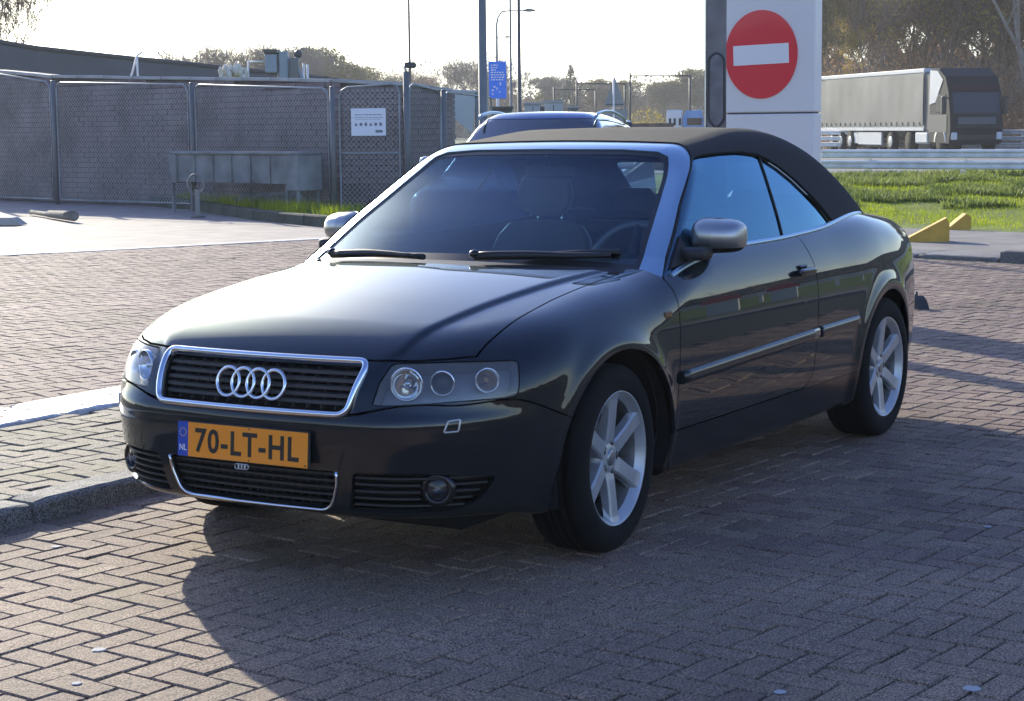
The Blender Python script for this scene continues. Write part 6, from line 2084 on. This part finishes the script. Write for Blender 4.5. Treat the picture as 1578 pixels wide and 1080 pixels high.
# yellow wedges
M_yb = mat('yellow_block', (.62, .36, .055), .75, noise=(5, .15))
def wedge(label, xa, xb, xt, yt, yb, dist, dz=.24):
    a = ground_pt(xa, yb, .02) if dist is None else foot(xa, dist); b = ground_pt(xb, yb, .02) if dist is None else foot(xb, dist)
    if dist: a.z = b.z = .02 + bank_h((a - _C).dot(Fh), 3)
    d = b - a; L = d.length; t = empty('yellow_wedge', a, math.atan2(d.y, d.x), label=label, cat='wedge block')
    D_ = (a - _C).dot(Fh); zt = z_at(xt, yt, (a - _C).dot(_f)) - a.z; xt_ = L * (xt - xa) / (xb - xa)
    s = -1 if (Matrix.Rotation(math.atan2(d.y, d.x), 3, 'Z') @ Vector((0, -1, 0))).dot(_C - a) > 0 else 1
    y0, y1 = (-0.0, dz) if s < 0 else (-dz, 0)
    MB().prism([(0, 0), (L, 0), (L, zt * .78), (xt_, zt), (0, .035)], 1, y0, y1).build('block', M_yb, t)
    return t
wedge('larger yellow concrete wedge right of the car tail', 1396, 1463, 1458, 335, 373, None)
wedge('smaller yellow concrete wedge further back on the grass', 1466, 1500, 1492, 329, 349, 24.0, .2)

# ------------------------------------------------------------------ estate car behind the convertible
def F_estate(p):
    x, y, z = p[..., 0], np.abs(p[..., 1]), p[..., 2]
    xw = ((x - (-.35 - (z - 1.0) * 1.65 - .35 * y ** 2)) * .5)
    xr = ((-3.35 + (z - 1.0) * .45) - x) * .9
    side = (y - (.86 - np.maximum(z - .95, 0) * .42)) * .92
    top = z - (1.575 - .05 * (x + 1.7) ** 2 - .07 * y ** 2)
    cab = smax(smax(top, side, .16), smax(xw, xr, .05), .06)
    hood = smax(smax(z - (.98 - .09 * (x + .3) - .07 * (x + .3) ** 2 * (x > -.3) - .08 * y ** 2), y - .90 + .1 * np.maximum(z - .7, 0), .14), smax(x - (.86 - .25 * y ** 2), -3.62 + .12 * y ** 2 - x, .2), .26)
    hood = smax(hood, .24 - z, .06)
    return np.minimum(cab, hood)
def estate():
    V, T = capsule_mesh(F_estate, .2, -3.0, .70, 90, 36, 110, 36)
    dist = 19.0; p = foot(822, dist); p.z = 0
    yaw = yaw_to_cam(p) - R(13.0)
    root = empty('estate_car', p, yaw, label='dark blue estate car with roof rails parked behind the convertible', cat='car')
    # the empty sits under the middle of the windscreen
    off_ = Vector((1.0, 0, 0))
    Mp = mat('estate_paint', (.03, .09, .24), .3, .3, coat=1.0); Mg = glass_mat('estate_glass', (.4, .5, .55), .35, 0, 1.6, 1.8)
    sk = Skin(F_estate, V, T)
    wsp = rounded(half([(.60, 1.50), (.75, 1.03)]), .05)
    g = sdf_poly(view2(sk.V, 'front'), wsp); g = np.where((sk.V[:, 0] > -1.6) & (sk.V[:, 2] > 1.0), g, .3); wT = sk.take(g); wV = sk.V
    winp = rounded([(-1.30, 1.475), (-2.3, 1.49), (-2.95, 1.44), (-3.12, 1.04), (-.72, 1.02)], [.05, .1, .12, .05, .03])
    g = sdf_poly(view2(sk.V, 'side'), winp); g = np.where(sk.V[:, 1] > .5, g, .3); sT = sk.take(g); sV = sk.V
    for (wx, wz) in ((0, .33), (-2.7, .33)):
        g = np.hypot(sk.V[:, 0] - wx, sk.V[:, 2] - wz) - .38; g = np.where(sk.V[:, 1] > .5, g, .3); sk.take(g)
    body = link('body', panel_mesh('body', F_estate, sk.V, sk.T, Mp, both=True, lip=.01), root)
    parts = [body, link('windscreen', panel_mesh('windscreen', F_estate, wV, wT, Mg, both=True, lip=0, off=-.004), root)]
    for s_ in (1, -1):
        parts.append(link('side_window', panel_mesh('side_window', F_estate, sV, sT, Mg, side=s_, lip=0, off=-.004), root))
        pth = []
        for k in range(15):
            t = k / 14; x = -1.15 - 1.75 * t; y = .60
            zz = 1.575 - .05 * (x + 1.7) ** 2 - .07 * y ** 2 - .03 + .055 * math.sin(math.pi * t) ** .35
            pth.append((x, (y + .02) * s_, zz))
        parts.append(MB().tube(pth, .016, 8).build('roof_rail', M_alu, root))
        rows = superq((-.62, .99 * s_, 1.06), (.06, .12, .07), .6, 18, 10)
        parts.append(MB().grid(rows, True).build('wing_mirror', mat('estate_mirror', (.55, .57, .6), .3, .3, coat=.6), root))
        for wx in (0, -2.7):
            M = Matrix.Translation((wx, .76 * s_, .33))
            parts.append(MB().lathe([(0, -.1), (.31, -.1), (.335, -.07), (.335, .07), (.31, .1), (0, .1)][::-1], 28, M).build('wheel', M_tyre, root))
        parts.append(MB().grid(superq((.60, .66 * s_, .68), (.16, .15, .07), .6, 14, 8), True).build('headlight', M_lens, root))
    parts.append(MB().box(-2.6, -.6, -.7, .7, .4, .95).build('interior', M_interior, root))
    for y in (-.36, .36):
        parts.append(MB().box(-1.6, -1.45, y - .2, y + .2, .9, 1.28, None, .06).build('seat', M_interior, root))
    for o in parts: o.location = off_
    return root
estate()

# ------------------------------------------------------------------ lorry on the motorway
def lorry():
    A = loc(lat_of(1262, 99), 99); B = loc(lat_of(1424, 85.5), 85.5); d = (B - A); L = d.length; yaw = math.atan2(d.y, d.x)
    W_ = 2.5
    t = empty('lorry', A, yaw, label='black-fronted lorry with a grey curtain-sided trailer on the motorway', cat='lorry')
    s = 1 if (Matrix.Rotation(yaw, 3, 'Z') @ Vector((0, 1, 0))).dot(_C - A) > 0 else -1   # visible side = local s*y
    fy = lambda y: -s * y      # y measured away from the visible side
    Mc = mat('trailer_curtain', (.105, .105, .107), .45, noise=(.5, .3, 8), coord='Object'); Mwh = mat('trailer_white', (.55, .56, .56), .5); Mk = mat('lorry_black', (.006, .008, .013), .5, spec=.15); Msil = mat('lorry_silver', (.40, .41, .42), .35, .5)
    z0, z1 = 1.15, 3.86
    def bx(x0, x1, y0, y1, a, b, nm, m, par=t, bev=0): return MB().box(x0, x1, min(fy(y0), fy(y1)), max(fy(y0), fy(y1)), a, b, None, bev).build(nm, m, par)
    # curtain with soft folds, on the visible side, and the box behind it
    rows = []; r = random.Random(2)
    for k in range(61):
        x = .1 + (L - .2) * k / 60; bulge = .005 * math.sin(k * 1.1) + .012 * math.sin(k * .23)
        rows.append([(x, fy(-.02 - bulge * math.sin(math.pi * j / 6)), z0 + .12 + (z1 - z0 - .34) * j / 6) for j in range(7)])
    MB().grid(rows, True, flip=(s < 0)).build('curtain', Mc, t)
    bx(.05, L - .05, .03, W_, z0, z1 - .05, 'trailer_box', Msil)
    bx(0, L, -.04, W_ + .04, z1 - .20, z1, 'roof_rail', Mwh, t, .03)
    bx(0, L, -.03, .03, z0 - .12, z0 + .02, 'side_rail', Mwh)
    bx(0, .06, 0, W_, z0, z1 - .2, 'rear_door', Msil)
    for k in range(20):
        x = .5 + k * (L - 1) / 19; bx(x - .05, x + .05, -.045, -.03, z0 + .04, z0 + .28, 'curtain_strap', M_dkgrey)
    bx(.3, L - .3, .6, W_ - .6, .75, 1.02, 'chassis', M_dkgrey)
    for x in (1.9, 3.2, 4.5, 9.8):
        for y in (.14, W_ - .14):
            M = Matrix.Translation((x, fy(y), .50))
            w_ = MB().lathe([(0, -.14), (.46, -.14), (.5, -.1), (.5, .1), (.46, .14), (0, .14)][::-1], 24, M).build('wheel', M_tyre, t)
            MB().lathe([(.0, -.16), (.22, -.16), (.26, -.145)], 18, Matrix.Translation((x, fy(y), .50)) @ Matrix.Diagonal((1, s * -1 if y > 1 else s * 1 * -1, 1, 1))).build('hub', Msil, w_)
    bx(5.6, 8.6, .02, .12, .35, .95, 'side_guard', Mwh); bx(4.9, 5.5, .05, .5, .4, .95, 'pallet_box', Mwh)
    # tractor unit
    c0 = L + .55
    prof = [(c0, .45), (c0 + 2.25, .40), (c0 + 2.38, 1.1), (c0 + 2.32, 1.75), (c0 + 2.12, 2.75), (c0 + 1.75, 3.45), (c0 + 1.0, 3.82), (c0 + .1, 3.85), (c0, 3.7)]
    n = len(prof); vs = []
    for (yy, ins) in ((.0, .14), (.13, 0), (W_ - .13, 0), (W_, .14)):
        for (x, z) in prof:
            cx, cz = c0 + 1.1, 2.1
            vs.append((cx + (x - cx) * (1 - ins * .35), fy(yy), cz + (z - cz) * (1 - ins * .25)))
    fc = [tuple(range(n)), tuple(range(3 * n, 4 * n))[::-1]]
    for q in range(3):
        for k in range(n): fc.append((q * n + k, (q + 1) * n + k, (q + 1) * n + (k + 1) % n, q * n + (k + 1) % n))
    MB().add(vs, fc).build('cab', Mk, t)
    # windscreen, grille, visor, lights, mirrors
    def front(z, off=.015):
        for i in range(1, 6):
            (xa, za), (xb, zb2) = prof[i], prof[i + 1]
            if za <= z <= zb2: return xa + (xb - xa) * (z - za) / (zb2 - za) + off
        return prof[5][0]
    def fpanel(za, zb2, y0, y1, nm, m, off=.015, par=t):
        return MB().add([(front(za, off), fy(y0), za), (front(za, off), fy(y1), za), (front(zb2, off), fy(y1), zb2), (front(zb2, off), fy(y0), zb2)], [(0, 1, 2, 3) if s < 0 else (3, 2, 1, 0)]).build(nm, m, par)
    Mgl = mat('lorry_glass', (.012, .022, .04), .25, spec=.3)
    fpanel(1.82, 2.72, .16, W_ - .16, 'windscreen', Mgl)
    fpanel(2.80, 3.05, .10, W_ - .10, 'sun_visor', mat('visor_dark', (.03, .012, .018), .6, spec=.1), .10)
    fpanel(1.30, 1.62, .35, W_ - .35, 'grille', mat('lorry_grille', (.04, .055, .07), .5), .02)
    fpanel(.62, 1.22, .30, W_ - .30, 'lower_grille', M_black, .012)
    for y in (.18, W_ - .18): bx(c0 + 2.2, c0 + 2.40, y - .13, y + .13, .62, .95, 'headlight', Mwh, t, .03)
    # silver side fairings with door window
    bx(c0 + .05, c0 + 1.95, -.015, .0, .95, 1.75, 'door_lower', mat('door_dark', (.05, .055, .06), .4)); bx(c0 + .75, c0 + 1.80, -.02, .0, 1.85, 2.65, 'side_window', Mgl)
    MB().prism([(c0 + .05, 2.2), (c0 + .7, 2.3), (c0 + 1.5, 3.3), (c0 + .9, 3.7), (c0 + .1, 3.75)], 1, fy(-.018) - .004, fy(-.018) + .004).build('wind_deflector', Mwh, t)
    bx(c0 - .5, c0, .05, .25, .5, 3.6, 'side_fairing', M_dkgrey)
    MB().lathe([(.53, -.15), (.66, -.15), (.66, .15), (.53, .15)][::-1], 20, Matrix.Translation((c0 + 1.25, fy(.14), .52)), ang=(0, math.pi)).build('wheel_arch', Msil, t)
    for x in (c0 + 1.25, c0 - 2.3):
        for y in (.16, W_ - .16):
            w_ = MB().lathe([(0, -.15), (.47, -.15), (.51, -.1), (.51, .1), (.47, .15), (0, .15)][::-1], 24, Matrix.Translation((x, fy(y), .51))).build('wheel', M_tyre, t)
    bx(c0 - 1.6, c0 - .15, .0, .55, .42, .98, 'fuel_tank', Mwh, t, .08)
    for y in (-.22, W_ + .22):
        bx(c0 + 1.95, c0 + 2.12, y - .10, y + .10, 1.75, 2.55, 'side_mirror', M_black, t, .03)
        bx(c0 + 1.98, c0 + 2.06, min(y, W_ / 2) if y > 1 else y, (y - .3) if y > 1 else y + .3, 2.44, 2.50, 'mirror_arm', M_black)
lorry()

# flattened chewing gum and pale marks on the bricks
M_gum = mat('gum', (.36, .36, .37), .8)
GP = 'flattened pale gum spots on the bricks'
for (px, py, r, lab) in ((152, 1002, .022, 'small pale gum spot on the sunlit bricks, left of the shadow edge'), (118, 1054, .016, 'lowest small gum spot on the sunlit bricks near the picture corner'), (87, 843, .020, 'pale gum spot beside the kerb shadow'), (1498, 1062, .026, 'largest round white gum spot in the shade at bottom right'), (1202, 1067, .018, 'smaller round gum spot in the shade at the bottom'), (1522, 812, .016, 'small pale gum spot in the shade near the right edge')):
    p = ground_pt(px, py); rr_ = random.Random(px); n = 18
    ang = [(r * rr_.uniform(.85, 1.1) * math.cos(2 * math.pi * k / n), r * rr_.uniform(.8, 1.0) * math.sin(2 * math.pi * k / n)) for k in range(n)]
    vs = [(x, y, .001) for x, y in ang] + [(x * .8, y * .8, .0025) for x, y in ang]
    o = MB().add(vs, [tuple(range(n, 2 * n))] + [(k, (k + 1) % n, n + (k + 1) % n, n + k) for k in range(n)]).build('gum_spot', M_gum)
    o.location = (p.x, p.y, .001); tag(o, lab, 'gum spot', GP)
# ------------------------------------------------------------------ air
hm_ = bpy.data.materials.new('haze'); hm_.use_nodes = True
_h = hm_.node_tree; _h.nodes.clear()
_ho = _h.nodes.new('ShaderNodeOutputMaterial'); _hv = _h.nodes.new('ShaderNodeVolumePrincipled')
_hv.inputs['Color'].default_value = (.86, .90, .96, 1); _hv.inputs['Density'].default_value = .00045; _hv.inputs['Anisotropy'].default_value = .35
_h.links.new(_hv.outputs[0], _ho.inputs['Volume'])
MB().box(-420, 420, -420, 420, -1.06, 24).build('haze', hm_, kind='stuff')
